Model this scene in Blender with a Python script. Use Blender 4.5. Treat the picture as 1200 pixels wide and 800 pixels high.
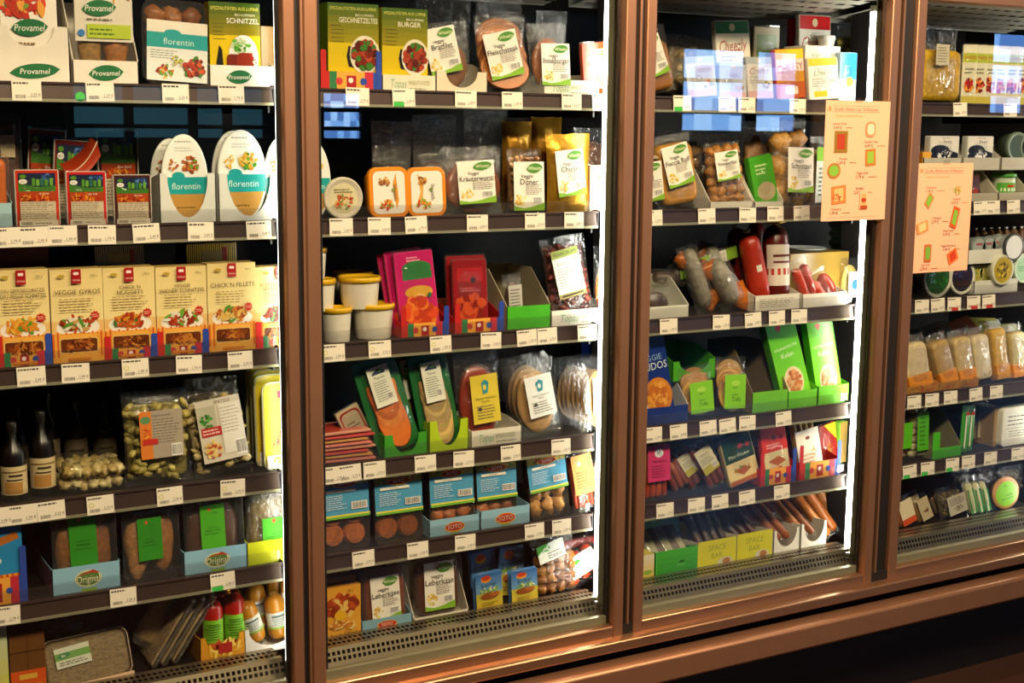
import bpy, math, random
from mathutils import Vector, Matrix, Euler, noise
R = math.radians
scene = bpy.context.scene
for o in list(bpy.data.objects): bpy.data.objects.remove(o)
col0 = scene.collection

# ---------------------------------------------------------------- camera
F_PX, YAW, PITCH, ROLL, CAM = 1572.9, 0.5136177, 0.1574909, 0.0087019, Vector((0.0, -2.46749, 0.0))
_F = Vector((math.sin(YAW)*math.cos(PITCH), math.cos(YAW)*math.cos(PITCH), -math.sin(PITCH)))
_R0 = Vector((math.cos(YAW), -math.sin(YAW), 0)); _U0 = _R0.cross(_F)
_R = _R0*math.cos(ROLL) + _U0*math.sin(ROLL); _U = -_R0*math.sin(ROLL) + _U0*math.cos(ROLL)
cam_d = bpy.data.cameras.new('camera'); cam = bpy.data.objects.new('camera', cam_d); col0.objects.link(cam)
cam_d.sensor_width = 36; cam_d.lens = 36*F_PX/1200; cam_d.clip_start = 0.05
cam.matrix_world = Matrix(((_R.x, _U.x, -_F.x, CAM.x), (_R.y, _U.y, -_F.y, CAM.y), (_R.z, _U.z, -_F.z, CAM.z), (0, 0, 0, 1)))
scene.camera = cam
def hit(px, py, y):            # world point seen at a photo pixel on the plane at depth y
    d = _F + _R*((px-600)/F_PX) - _U*((py-400)/F_PX)
    return CAM + d*((y-CAM.y)/d.y)
def proj(p):
    d = Vector(p)-CAM; z = d.dot(_F)
    return 600+F_PX*d.dot(_R)/z, 400-F_PX*d.dot(_U)/z
def xat(px, y, z):             # world x on the line (y, z) that is seen at pixel column px
    v = 400
    for _ in range(6):
        X = hit(px, v, y).x; v = proj((X, y, z))[1]
    return X

# ---------------------------------------------------------------- world, lights, exposure
scene.view_settings.view_transform = 'Standard'; scene.view_settings.look = 'None'
scene.view_settings.gamma = 1; scene.view_settings.use_curve_mapping = False
scene.view_settings.exposure = 0.0
scene.cycles.use_denoising = True
scene.cycles.max_bounces = 8; scene.cycles.transparent_max_bounces = 32
scene.cycles.caustics_reflective = False; scene.cycles.caustics_refractive = False
scene.cycles.sample_clamp_indirect = 4
W = bpy.data.worlds.new('world'); scene.world = W; W.use_nodes = True
W.node_tree.nodes['Background'].inputs[0].default_value = (0.9, 0.7, 0.5, 1); W.node_tree.nodes['Background'].inputs[1].default_value = 0.02
def area(name, loc, target, sx, sy, power, colr, spread=180):
    l = bpy.data.lights.new(name, 'AREA'); l.shape = 'RECTANGLE'; l.size = sx; l.size_y = sy; l.energy = power; l.color = colr; l.spread = R(spread)
    o = bpy.data.objects.new(name, l); col0.objects.link(o); o.location = loc
    o.rotation_euler = (Vector(target)-Vector(loc)).to_track_quat('-Z', 'Y').to_euler(); return o
WARM = (1.0, 0.74, 0.48)
area('ceiling_spot', (0.5, -2.3, 1.38), (0.7, 0.1, -0.55), 0.4, 0.25, 80, WARM)
area('ceiling_spot', (1.9, -2.1, 1.38), (1.7, 0.1, -0.55), 0.4, 0.25, 57, WARM)
area('ceiling_spot', (3.2, -1.9, 1.38), (2.9, 0.1, -0.55), 0.4, 0.25, 48, WARM)
for _x in (0.5, 1.5, 2.5): area('added_top_fill', (_x, -0.62, 1.40), (_x+.1, 0.0, -.2), 0.5, 0.12, 11, (1.0, .72, .48))  # unseen strip lights added to brighten the frame tops and upper shelves
LAMP = 31.0     # emission of the door mullion tubes

# ---------------------------------------------------------------- materials
def lin(c):
    if isinstance(c, str):
        c = c.lstrip('#'); c = [int(c[i:i+2], 16)/255 for i in (0, 2, 4)]
    return tuple(x/12.92 if x <= .04045 else ((x+.055)/1.055)**2.4 for x in c)
def mat(name, rough=.5, metal=0, spec=.5, noise_amt=0, noise_scale=60, bump=0, bump_scale=80, base=None, coat=0, trans=0):
    m = bpy.data.materials.new(name); m.use_nodes = True; nt = m.node_tree; n = nt.nodes; L = nt.links
    b = n['Principled BSDF']; b.inputs['Roughness'].default_value = rough; b.inputs['Metallic'].default_value = metal
    b.inputs['Specular IOR Level'].default_value = spec; b.inputs['Coat Weight'].default_value = coat
    if base: b.inputs['Base Color'].default_value = (*lin(base), 1); src = None
    else:
        a = n.new('ShaderNodeAttribute'); a.attribute_name = 'Col'; src = a.outputs['Color']
    tc = n.new('ShaderNodeTexCoord')
    if noise_amt:
        t = n.new('ShaderNodeTexNoise'); t.inputs['Scale'].default_value = noise_scale; t.inputs['Detail'].default_value = 4
        L.new(tc.outputs['Object'], t.inputs['Vector'])
        mr = n.new('ShaderNodeMapRange'); mr.inputs[1].default_value = .3; mr.inputs[2].default_value = .7
        mr.inputs[3].default_value = 1-noise_amt; mr.inputs[4].default_value = 1+noise_amt*.6
        L.new(t.outputs['Fac'], mr.inputs[0])
        vm = n.new('ShaderNodeVectorMath'); vm.operation = 'SCALE'
        if src: L.new(src, vm.inputs[0])
        else: vm.inputs[0].default_value = lin(base)
        L.new(mr.outputs[0], vm.inputs['Scale']); src = vm.outputs[0]
    if src: L.new(src, b.inputs['Base Color'])
    if bump:
        t2 = n.new('ShaderNodeTexNoise'); t2.inputs['Scale'].default_value = bump_scale; t2.inputs['Detail'].default_value = 3
        L.new(tc.outputs['Object'], t2.inputs['Vector'])
        bp = n.new('ShaderNodeBump'); bp.inputs['Strength'].default_value = bump; bp.inputs['Distance'].default_value = .002
        L.new(t2.outputs['Fac'], bp.inputs['Height']); L.new(bp.outputs[0], b.inputs['Normal'])
    return m
def film(name, tint=(1, 1, 1), refl=1.0, rough=.1, bump=.6, scale=45, haze=0.0, dist=.004):
    m = bpy.data.materials.new(name); m.use_nodes = True; nt = m.node_tree; n = nt.nodes; L = nt.links; n.clear()
    out = n.new('ShaderNodeOutputMaterial'); tr = n.new('ShaderNodeBsdfTransparent'); tr.inputs[0].default_value = (*tint, 1)
    gl = n.new('ShaderNodeBsdfGlossy'); gl.inputs['Roughness'].default_value = rough; gl.inputs['Color'].default_value = (1, 1, 1, 1)
    ge = n.new('ShaderNodeNewGeometry'); dt = n.new('ShaderNodeVectorMath'); dt.operation = 'DOT_PRODUCT'
    L.new(ge.outputs['Incoming'], dt.inputs[0]); L.new(ge.outputs['Normal'], dt.inputs[1])
    def mth(op, a, b):
        q = n.new('ShaderNodeMath'); q.operation = op
        for i, v in enumerate((a, b)):
            if v is None: continue
            if isinstance(v, (int, float)): q.inputs[i].default_value = v
            else: L.new(v, q.inputs[i])
        return q.outputs[0]
    fac = mth('ADD', mth('MULTIPLY', mth('POWER', mth('SUBTRACT', 1.0, mth('ABSOLUTE', dt.outputs['Value'], None)), 5.0), .96), .04)
    if bump:
        tc = n.new('ShaderNodeTexCoord'); t = n.new('ShaderNodeTexNoise'); t.inputs['Scale'].default_value = scale; t.inputs['Detail'].default_value = 2; t.inputs['Distortion'].default_value = 1.5
        L.new(tc.outputs['Object'], t.inputs['Vector']); bp = n.new('ShaderNodeBump'); bp.inputs['Strength'].default_value = bump; bp.inputs['Distance'].default_value = dist
        L.new(t.outputs['Fac'], bp.inputs['Height']); L.new(bp.outputs[0], gl.inputs['Normal']); L.new(bp.outputs[0], dt.inputs[1])
    ml = n.new('ShaderNodeMath'); ml.operation = 'MULTIPLY'; ml.inputs[1].default_value = refl; ml.use_clamp = True; L.new(fac, ml.inputs[0])
    mx = n.new('ShaderNodeMixShader'); L.new(ml.outputs[0], mx.inputs[0]); L.new(tr.outputs[0], mx.inputs[1]); L.new(gl.outputs[0], mx.inputs[2]); last = mx
    if haze:
        df = n.new('ShaderNodeBsdfDiffuse'); df.inputs[0].default_value = (.8, .8, .8, 1)
        m2 = n.new('ShaderNodeMixShader'); m2.inputs[0].default_value = haze; L.new(mx.outputs[0], m2.inputs[1]); L.new(df.outputs[0], m2.inputs[2]); last = m2
    L.new(last.outputs[0], out.inputs[0]); return m
def emit(name, c, s):
    m = bpy.data.materials.new(name); m.use_nodes = True; n = m.node_tree.nodes; n.clear()
    o = n.new('ShaderNodeOutputMaterial'); e = n.new('ShaderNodeEmission'); e.inputs[0].default_value = (*c, 1); e.inputs[1].default_value = s
    m.node_tree.links.new(e.outputs[0], o.inputs[0]); return m
MT = {
 'paper': mat('printed_paper', .6, spec=.3),
 'gloss': mat('glossy_print', .28, spec=.5),
 'card': mat('cardboard', .7, spec=.25, noise_amt=.06, noise_scale=30),
 'food': mat('food', .42, spec=.5, noise_amt=.38, noise_scale=110, bump=.6, bump_scale=160),
 'meat': mat('smooth_food', .3, spec=.5, noise_amt=.15, noise_scale=70, bump=.15, bump_scale=60),
 'plas': mat('plastic', .32, spec=.5),
 'foil': mat('foil', .28, metal=.7, bump=.9, bump_scale=50, noise_amt=.15, noise_scale=30),
 'film': film('clear_film', (.97, .97, .97), 1.15, .06, 1.0, 50, .012),
 'wrinkle': film('crinkled_film', (.96, .96, .96), 1.7, .07, 1.0, 60, .025, .008),
 'clear': film('clear_plastic', (.96, .96, .96), .9, .06, .2, 20, .015),
 'guard': film('clear_acrylic', (.93, .93, .93), 1.0, .05, 0, haze=.008),
 'glass': film('door_glass', (.93, .95, .94), 1.0, .0, 0),
 'copper': mat('anodised_copper_frame', .36, metal=.7, base='#a67a5c', noise_amt=.05, noise_scale=15),
 'rail': mat('polished_copper_rail', .3, metal=.85, base='#b58a68', noise_amt=.05, noise_scale=12),
 'dark': mat('black_gasket', .6, base='#120d0b'),
 'olive': mat('metal_spacer', .35, metal=.5, base='#a8a488'),
 'strip': mat('shelf_price_rail', .3, metal=.35, base='#4c3c38', noise_amt=.12, noise_scale=6),
 'shelf': mat('shelf_steel', .5, metal=.2, base='#1c1614'),
 'inner': mat('case_liner', .5, base='#130f0d', noise_amt=.1, noise_scale=4),
 'zinc': mat('white_perforated_steel', .3, metal=.85, base='#9a8e74', noise_amt=.05, noise_scale=20),
 'outlet': mat('white_outlet_panel', .5, base='#b8b2a0'),
 'cream': mat('cream_sill', .35, metal=.4, base='#a39c7c', noise_amt=.08, noise_scale=18),
 'kick': mat('black_kickplate', .5, base='#0c0908'),
'tube_dim': emit('dimmed_lamp_tube', (1.0, .95, .85), LAMP*.38),  # emission turned down for one tube so the packs beside it don't blow out
 'tube': emit('lit_lamp_tube', (1.0, .97, .9), LAMP),
}

# ---------------------------------------------------------------- mesh builder
class MB:
    def __init__(s): s.v = []; s.f = []; s.c = []; s.m = []; s.sm = []; s.mats = []
    def mi(s, m):
        if m not in s.mats: s.mats.append(m)
        return s.mats.index(m)
    def add(s, vs, fs, c='#ffffff', m='paper', smooth=False, T=None):
        k = len(s.v); i = s.mi(m); c = lin(c) if isinstance(c, str) else c
        s.v += [tuple(T @ Vector(p)) for p in vs] if T is not None else [tuple(p) for p in vs]
        for f in fs: s.f.append([j+k for j in f]); s.c.append(c); s.m.append(i); s.sm.append(smooth)
    def box(s, x0, x1, y0, y1, z0, z1, c='#ffffff', m='paper', T=None, bev=0):
        if bev:
            return s.rr(x0, x1, z0, z1, y0, y1, bev, c, m, T)
        vs = [(x, y, z) for z in (z0, z1) for y in (y0, y1) for x in (x0, x1)]
        s.add(vs, [(0, 1, 5, 4), (1, 3, 7, 5), (3, 2, 6, 7), (2, 0, 4, 6), (4, 5, 7, 6), (0, 2, 3, 1)], c, m, False, T)
    def rr(s, x0, x1, z0, z1, y0, y1, r, c='#ffffff', m='plas', T=None, n=4, taper=0, cap=True, smooth=True, soft=0):
        """rounded rectangle in x/z extruded from y0 (front) to y1; taper shrinks the back; soft rounds the front rim"""
        def ring(ins, y):
            pts = []; rr_ = max(r-ins*.5, .0005)
            for cx, cz, a0 in ((x1-ins-rr_, z1-ins-rr_, 0), (x0+ins+rr_, z1-ins-rr_, 90), (x0+ins+rr_, z0+ins+rr_, 180), (x1-ins-rr_, z0+ins+rr_, 270)):
                for i in range(n+1):
                    a = R(a0+90*i/n); pts.append((cx+rr_*math.cos(a), y, cz+rr_*math.sin(a)))
            return pts
        rings = ([ring(soft, y0), ring(soft*.3, y0+soft*.3), ring(0, y0+soft)] if soft else [ring(0, y0)]) + [ring(taper, y1)]
        N = len(rings[0]); vs = [p for q in rings for p in q]; fs = []
        for k in range(len(rings)-1):
            for i in range(N): fs.append((k*N+i, k*N+(i+1) % N, (k+1)*N+(i+1) % N, (k+1)*N+i))
        s.add(vs, fs, c, m, smooth, T)
        if cap:
            s.add(rings[0], [tuple(range(N-1, -1, -1))], c, m, False, T); s.add(rings[-1], [tuple(range(N))], c, m, False, T)
    def lathe(s, prof, c='#ffffff', m='plas', T=None, n=20, smooth=True, rib=0):
        vs = []; fs = []
        for i, (r, z) in enumerate(prof):
            for j in range(n):
                a = 2*math.pi*j/n; q = r*(1+(rib if j % 2 else -rib)); vs.append((q*math.cos(a), q*math.sin(a), z))
        for i in range(len(prof)-1):
            for j in range(n): fs.append((i*n+j, i*n+(j+1) % n, (i+1)*n+(j+1) % n, (i+1)*n+j))
        s.add(vs, fs, c, m, smooth, T)
        for i, rev in ((0, True), (len(prof)-1, False)):
            if prof[i][0] > 1e-5:
                idx = [i*n+j for j in range(n)]; s.add([vs[q] for q in idx], [tuple(range(n-1, -1, -1)) if rev else tuple(range(n))], c, m, False, T)
    def tube(s, pts, r, c='#ffffff', m='meat', n=9, T=None, ends=True):
        """smooth tube through points, r a number or a list; rounded ends"""
        P = [Vector(p) for p in pts]; rs = list(r) if isinstance(r, (list, tuple)) else [r]*len(P)
        if ends:
            d0 = (P[0]-P[1]).normalized(); d1 = (P[-1]-P[-2]).normalized(); r0, r1 = rs[0], rs[-1]
            P = [P[0]+d0*r0*.85, P[0]+d0*r0*.55]+P+[P[-1]+d1*r1*.55, P[-1]+d1*r1*.85]; rs = [r0*.25, r0*.75]+rs+[r1*.75, r1*.25]
        vs = []; fs = []; up = None
        for i, p in enumerate(P):
            t = (P[min(i+1, len(P)-1)]-P[max(i-1, 0)]).normalized()
            if up is None: up = Vector((0, 0, 1)) if abs(t.z) < .9 else Vector((0, 1, 0))
            a = t.cross(up).normalized(); b = a.cross(t)
            for j in range(n):
                q = 2*math.pi*j/n; vs.append(p+(a*math.cos(q)+b*math.sin(q))*rs[i])
        for i in range(len(P)-1):
            for j in range(n): fs.append((i*n+j, i*n+(j+1) % n, (i+1)*n+(j+1) % n, (i+1)*n+j))
        fs += [tuple(range(n-1, -1, -1)), tuple((len(P)-1)*n+j for j in range(n))]
        s.add(vs, fs, c, m, True, T)
    def blob(s, cx, cy, cz, rx, ry, rz, c, m='food', rnd=random, amp=.16, nu=10, nv=7, T=None, rot=0):
        vs = []; fs = []; off = Vector((rnd.random()*50, rnd.random()*50, 0)); cr, sr = math.cos(rot), math.sin(rot)
        for i in range(nv+1):
            th = math.pi*i/nv
            for j in range(nu):
                ph = 2*math.pi*j/nu; d = Vector((math.sin(th)*math.cos(ph), math.sin(th)*math.sin(ph), math.cos(th)))
                k = 1+amp*noise.noise(d*1.7+off); x, y, z = d.x*rx*k, d.y*ry*k, d.z*rz*k
                vs.append((cx+x*cr+z*sr, cy+y, cz-x*sr+z*cr))
        for i in range(nv):
            for j in range(nu): fs.append((i*nu+j, (i+1)*nu+j, (i+1)*nu+(j+1) % nu, i*nu+(j+1) % nu))
        s.add(vs, fs, c, m, True, T)
    def pillow(s, w, h, t, c='#ffffff', m='film', seed=0, wr=.0018, nx=12, ny=14, z0=0, y0=0, top_seal=.1, T=None, px=4, side='both', jag=.0):
        """bag: front and back sheets that bulge by t/2 each, flat seals top and bottom. stands on z0, front bulge towards -y"""
        o = seed*3.17
        def th(u, v):
            vv = min(1, max(0, (v-.03)/(1-.03-top_seal))); 
            return max(0, (1-abs(2*u-1)**px))*max(0, (1-abs(2*vv-1)**4))**.7 if 0 < vv < 1 else 0
        for sg in ((-1, 1) if side == 'both' else (-1,)):
            vs = []; fs = []
            for j in range(ny+1):
                for i in range(nx+1):
                    u, v = i/nx, j/ny; k = th(u, v)
                    q = noise.noise(Vector((u*5+o, v*6, sg*3+o)))*wr*(1.5 if 0 < i < nx else .3)+noise.noise(Vector((u*11+o, v*13, sg*7)))*wr
                    x = (u-.5)*w*(1-.06*math.sin(math.pi*v)*min(1, t/.03)); z = z0+v*h+(noise.noise(Vector((u*9, o, 0)))*jag if j == ny else 0)
                    vs.append((x, y0+sg*(k*t/2+abs(q) if k else q*.5), z))
            for j in range(ny):
                for i in range(nx):
                    a = j*(nx+1)+i; f = (a, a+1, a+nx+2, a+nx+1); fs.append(f if sg < 0 else f[::-1])
            s.add(vs, fs, c, m, True, T)
    def obj(s, name, parent=None, T=None):
        me = bpy.data.meshes.new(name); me.from_pydata(s.v, [], s.f)
        for m in s.mats: me.materials.append(MT[m])
        me.polygons.foreach_set('material_index', s.m); me.polygons.foreach_set('use_smooth', s.sm)
        ca = me.color_attributes.new('Col', 'FLOAT_COLOR', 'CORNER'); buf = []
        for f, c in zip(s.f, s.c): buf += [c[0], c[1], c[2], 1.0]*len(f)
        ca.data.foreach_set('color', buf); me.update()
        o = bpy.data.objects.new(name, me); col0.objects.link(o)
        if parent: o.parent = parent
        if T is not None: o.matrix_basis = T
        return o

_txt = {}
def textmesh(t):
    if t not in _txt:
        cu = bpy.data.curves.new('t', 'FONT'); cu.body = t; cu.size = 1; cu.resolution_u = 2; cu.align_x = 'CENTER'
        ob = bpy.data.objects.new('t', cu); col0.objects.link(ob); dg = bpy.context.evaluated_depsgraph_get()
        me = bpy.data.meshes.new_from_object(ob.evaluated_get(dg)); vs = [(v.co.x, v.co.y) for v in me.vertices]; fs = [tuple(p.vertices) for p in me.polygons]
        bpy.data.objects.remove(ob); bpy.data.curves.remove(cu); bpy.data.meshes.remove(me)
        xs = [v[0] for v in vs] or [0, 1]; cx = (min(xs)+max(xs))/2
        _txt[t] = ([(x-cx, y-.34) for x, y in vs], fs, max(xs)-min(xs))
    return _txt[t]

class Art:
    """prints flat shapes on a panel of w x h metres; fractions of the panel as coordinates; T places the panel (x right, z up, -y outwards)"""
    def __init__(s, mb, w, h, T=None, y=-.0004, m='gloss', rnd=None, x0=None, z0=0, step=.00005):
        s.mb, s.w, s.h, s.T, s.y, s.m, s.rnd, s.step = mb, w, h, T, y, m, rnd or random.Random(int(w*1e5)+int(h*1e5)), step
        s.x0 = -w/2 if x0 is None else x0; s.z0 = z0
    def P(s, u, v): return (s.x0+u*s.w, s.y, s.z0+v*s.h)
    def nx(s): s.y -= s.step
    def poly(s, pts, c): s.mb.add([s.P(*p) for p in pts], [tuple(range(len(pts)))], c, s.m, False, s.T); s.nx(); return s
    def r(s, a, b, c_, d, c): return s.poly([(a, b), (c_, b), (c_, d), (a, d)], c)
    def rd(s, a, b, c_, d, c, k=.12):
        kx, kz = k, k*s.w/s.h; p = []
        for cx, cz, a0 in ((c_-kx, d-kz, 0), (a+kx, d-kz, 90), (a+kx, b+kz, 180), (c_-kx, b+kz, 270)):
            for i in range(4): q = R(a0+30*i); p.append((cx+kx*math.cos(q), cz+kz*math.sin(q)))
        return s.poly(p, c)
    def e(s, cx, cy, rx, ry, c, n=18, rot=0):
        ry = rx*s.w/s.h if ry is None else ry; p = []
        for i in range(n):
            a = 2*math.pi*i/n; x, z = rx*s.w*math.cos(a), ry*s.h*math.sin(a)
            p.append((cx+(x*math.cos(rot)-z*math.sin(rot))/s.w, cy+(x*math.sin(rot)+z*math.cos(rot))/s.h))
        return s.poly(p, c)
    def leaf(s, cx, cy, rx, ry, c, rot=.12, n=8):
        p = []
        for i in range(n+1): u = -1+2*i/n; p.append((u*rx*s.w, (1-u*u)**.7*ry*s.h))
        for i in range(1, n): u = 1-2*i/n; p.append((u*rx*s.w, -(1-u*u)**.7*ry*s.h))
        return s.poly([(cx+(x*math.cos(rot)-z*math.sin(rot))/s.w, cy+(x*math.sin(rot)+z*math.cos(rot))/s.h) for x, z in p], c)
    def t(s, cx, cy, hgt, txt, c, maxw=None, rot=0, slant=0):
        vs, fs, w = textmesh(txt); k = hgt*s.h/.72; kx = k
        if maxw and w*k > maxw*s.w: kx = maxw*s.w/w
        out = []
        for x, z in vs:
            x, z = x*kx+z*k*slant, z*k; out.append(s.P(cx+(x*math.cos(rot)-z*math.sin(rot))/s.w, cy+(x*math.sin(rot)+z*math.cos(rot))/s.h))
        s.mb.add(out, fs, c, s.m, False, s.T); s.nx(); return s
    def lines(s, a, b, c_, d, n, c, fill=.45):
        vs = []; fs = []; dz = (d-b)/n
        for i in range(n):
            z = d-(i+.5)*dz; x = a; end = a+(c_-a)*s.rnd.uniform(.7, 1)
            while x < end:
                x2 = min(end, x+(c_-a)*s.rnd.uniform(.06, .2)); k = len(vs)
                vs += [s.P(x, z-dz*fill/2), s.P(x2, z-dz*fill/2), s.P(x2, z+dz*fill/2), s.P(x, z+dz*fill/2)]; fs.append((k, k+1, k+2, k+3)); x = x2+(c_-a)*.035
        s.mb.add(vs, fs, c, s.m, False, s.T); s.nx(); return s
    def bar(s, a, b, c_, d, c='#222222', bg='#f4f0e8', n=14):
        if bg: s.r(a, b, c_, d, bg)
        vs = []; fs = []; x = a+(c_-a)*.05
        while x < c_-(c_-a)*.06:
            w_ = (c_-a)/n*s.rnd.choice((.25, .4, .6)); k = len(vs); vs += [s.P(x, b+(d-b)*.1), s.P(x+w_, b+(d-b)*.1), s.P(x+w_, d-(d-b)*.1), s.P(x, d-(d-b)*.1)]; fs.append((k, k+1, k+2, k+3)); x += w_+(c_-a)/n*.4
        s.mb.add(vs, fs, c, s.m, False, s.T); s.nx(); return s
    def food(s, cx, cy, rx, ry, cols, n=16, plate=None, k=.28):
        n = int(n*2.3); k *= .6
        if plate: s.e(cx, cy-ry*.15, rx*1.25, ry*1.1, plate)
        for i in range(n):
            a = s.rnd.uniform(0, 6.28); q = math.sqrt(s.rnd.random())*.85; kk = k*s.rnd.uniform(.7, 1.3)
            s.e(cx+rx*q*math.cos(a), cy+ry*q*math.sin(a), rx*kk*1.2, ry*kk, s.rnd.choice(cols), 9, s.rnd.uniform(0, 3))
        return s
    def star(s, cx, cy, r, c, n=9):
        p = []
        for i in range(2*n): a = math.pi*i/n; q = r if i % 2 else r*.68; p.append((cx+q*math.cos(a), cy+q*math.sin(a)*s.w/s.h))
        return s.poly(p, c)
    def g(s, a, b, c_, d, c1, c2, n=10):
        A, B = lin(c1), lin(c2)
        for i in range(n):
            t = (i+.5)/n; z0, z1 = b+(d-b)*i/n, b+(d-b)*(i+1)/n
            s.mb.add([s.P(a, z0), s.P(c_, z0), s.P(c_, z1), s.P(a, z1)], [(0, 1, 2, 3)], tuple(p+(q-p)*t for p, q in zip(A, B)), s.m, False, s.T)
        s.nx(); return s

# ---------------------------------------------------------------- things
def tag(o, label=None, cat=None, group=None, kind=None):
    if label: o['label'] = label
    if cat: o['category'] = cat
    if group: o['group'] = group
    if kind: o['kind'] = kind
    return o
def thing(name, label, cat, loc=(0, 0, 0), rot=(0, 0, 0), group=None):
    o = bpy.data.objects.new(name, None); col0.objects.link(o); o.location = loc; o.rotation_euler = rot; o.empty_display_size = .02
    return tag(o, label, cat, group)
def struct(name, mb): return tag(mb.obj(name), kind='structure')

J = [0.138, 0.924, 1.710, 2.506, 3.302]                       # door joints
STOP = [.076, -.1845, -.442, -.700, -.8935, -1.088]           # top edge of each price rail (last: bottom deck)
SBOT = [.042, -.2203, -.479, -.739, -.931]
def zs(sh): return STOP[sh-1]-(.004 if sh < 6 else .010)
BOOK = {}                                                     # shelf -> [(x, short)]
def bay(x): return 1+sum(x > j for j in J[1:4])
class Pl:
    """where a product stands: base centre, width, height, root empty"""
    def __init__(s, name, label, cat, sh, x0, x1, ytop, yf=.116, lean=0, roll=0, yaw=0, group=None, lift=0, short=None, h=None):
        z = zs(sh)+lift
        if sh == 6 and yf == .116: yf = .135
        X0, X1 = xat(x0, yf, z), xat(x1, yf, z)
        if cat in ('bottle', 'food tub', 'sausage'): yr = yf+(X1-X0)/2; X0, X1 = xat(x0, yr, z), xat(x1, yr, z)
        s.w = X1-X0; xc = (X0+X1)/2
        if h is None:
            lo, hi = .005, .6
            for _ in range(30):
                mid = (lo+hi)/2; v = proj((xc, yf+mid*math.sin(R(lean)), z+mid*math.cos(R(lean))))[1]
                if v > ytop: lo = mid
                else: hi = mid
            h = lo
        s.h = h; s.sh = sh; s.x = xc; s.bay = bay(xc)
        z += s.w/2*abs(math.sin(R(roll)))
        s.o = thing(name, label, cat, (xc, yf, z), (R(-lean), R(roll), R(yaw)), group)
        s.rnd = random.Random(int(x0*7+ytop*13+sh*101))
        if short: BOOK.setdefault(sh, []).append((xc, short))
    def part(s, name, mb, label=None):
        o = mb.obj(name, s.o)
        if label: o['label'] = label
        return o
# ---------------------------------------------------------------- the room behind the camera
FLOOR = -1.53
b = MB(); b.box(-5, 12, -7.2, .9, FLOOR-.05, FLOOR, '#3c271e', 'plas'); fl = struct('floor', b)
b = MB(); b.box(-5, 12, -7.2, .9, 1.5, 1.55, '#4a3a2e', 'paper'); struct('ceiling', b)
b = MB(); b.box(-5, 12, .86, .9, FLOOR, 1.5, '#2a2420', 'paper'); struct('wall_back', b)
b = MB(); b.box(-5, 12, -7.2, -7.1, FLOOR, 1.5, '#17110e', 'paper'); struct('wall_front', b)
b = MB(); b.box(-5.1, -5, -7.2, .9, FLOOR, 1.5, '#3a2c24', 'paper'); struct('wall_left', b)
b = MB(); b.box(12, 12.1, -7.2, .9, FLOOR, 1.5, '#3a2c24', 'paper'); struct('wall_right', b)
def window(n, x0, x1, z0, z1, cols, k, mull):
    b = MB(); rnd = random.Random(n); nx, nz = 7, 5
    for i in range(nx):
        for j in range(nz):
            key = 'day%d' % rnd.randrange(3)
            b.add([(x0+(x1-x0)*i/nx, -7.02, z0+(z1-z0)*j/nz), (x0+(x1-x0)*(i+1)/nx, -7.02, z0+(z1-z0)*j/nz), (x0+(x1-x0)*(i+1)/nx, -7.02, z0+(z1-z0)*(j+1)/nz), (x0+(x1-x0)*i/nx, -7.02, z0+(z1-z0)*(j+1)/nz)], [(3, 2, 1, 0)], '#ffffff', key if k > 1 else 'dusk')
    w = struct('window_%d' % n, b)
    f = MB()
    for x in (x0, x1, *mull): f.box(x-.03, x+.03, -7.1, -6.97, z0, z1, '#1c1714', 'paper')
    for z in (z0, z1, z0+(z1-z0)*.24, z0+(z1-z0)*.62): f.box(x0-.03, x1+.03, -7.1, -6.98, z-.015, z+.015, '#1c1714', 'paper')
    f.obj('window_frame', w)
MT['day0'] = emit('daylight_sky', (.22, .48, 1.0), 10); MT['day1'] = emit('daylight_haze', (.34, .60, 1.0), 12); MT['day2'] = emit('daylight_facade', (.12, .30, .80), 8)
MT['dusk'] = emit('shaded_street', (.08, .3, .42), 1.6)
window(1, 6.98, 8.32, -.02, .70, 0, 2, (7.72, 7.79))
window(2, 10.75, 11.9, .18, .98, 0, 2, (11.3,))
window(3, 3.70, 4.06, -.10, .26, 0, 1.5, ())
window(4, 1.9, 3.3, -.10, .28, 0, 1, (2.3, 2.75, 3.0))

# ---------------------------------------------------------------- the refrigerated cabinet
fridge = thing('display_fridge', 'long refrigerated shop cabinet with four copper-framed glass doors and lit shelves', 'fridge', (1.72, 0, FLOOR))
inv = Matrix.Translation((-1.72, 0, -FLOOR))
def fp(name, mb, parent=None, label=None):
    o = mb.obj(name, parent or fridge, None if parent else inv)
    if label: o['label'] = label
    return o
XL, XR = .10, 3.36
b = MB(); b.box(XL, XR, .60, .64, -1.14, .42, m='inner'); b.box(XL, XR, .04, .64, .36, .42, m='inner')
b.box(XL-.04, XL, .03, .64, -1.14, .42, m='inner'); b.box(XR, XR+.04, .03, .64, -1.14, .42, m='inner')
b.box(XL, XR, .04, .6, -1.16, -1.14, m='inner')
fp('case_liner', b)
b = MB(); b.box(XL-.04, XR+.04, .10, .64, FLOOR, -1.16, m='kick'); b.box(XL-.04, XR+.04, .03, .12, -1.30, -1.16, m='kick'); fp('kickplate', b)
b = MB()
b.rr(XL-.04, XR+.04, -1.189, -1.163, -.03, .03, .006, m='rail', n=3, soft=.004); b.box(XL, XR, .002, .03, -1.163, -1.14, m='dark'); fp('base_rail', b)
b = MB(); b.rr(XL-.2, XR+.6, -1.276, -1.212, -.062, -.012, .012, m='copper', n=4, soft=.008)
fp('bumper_bar', b)
for x in (.5, 1.4, 2.3, 3.2): b = MB(); b.box(x-.02, x+.02, -.02, .04, -1.26, -1.23, m='dark'); fp('bumper_bracket', b)
FR = [(.146, .175), (.932, .961), (1.724, 1.7505), (2.534, 2.5655)]    # left stile of each door
FL = [(.890, .9147), (1.669, 1.696), (2.449, 2.477), (3.24, 3.268)]   # right stile
ZT = .321
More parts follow.
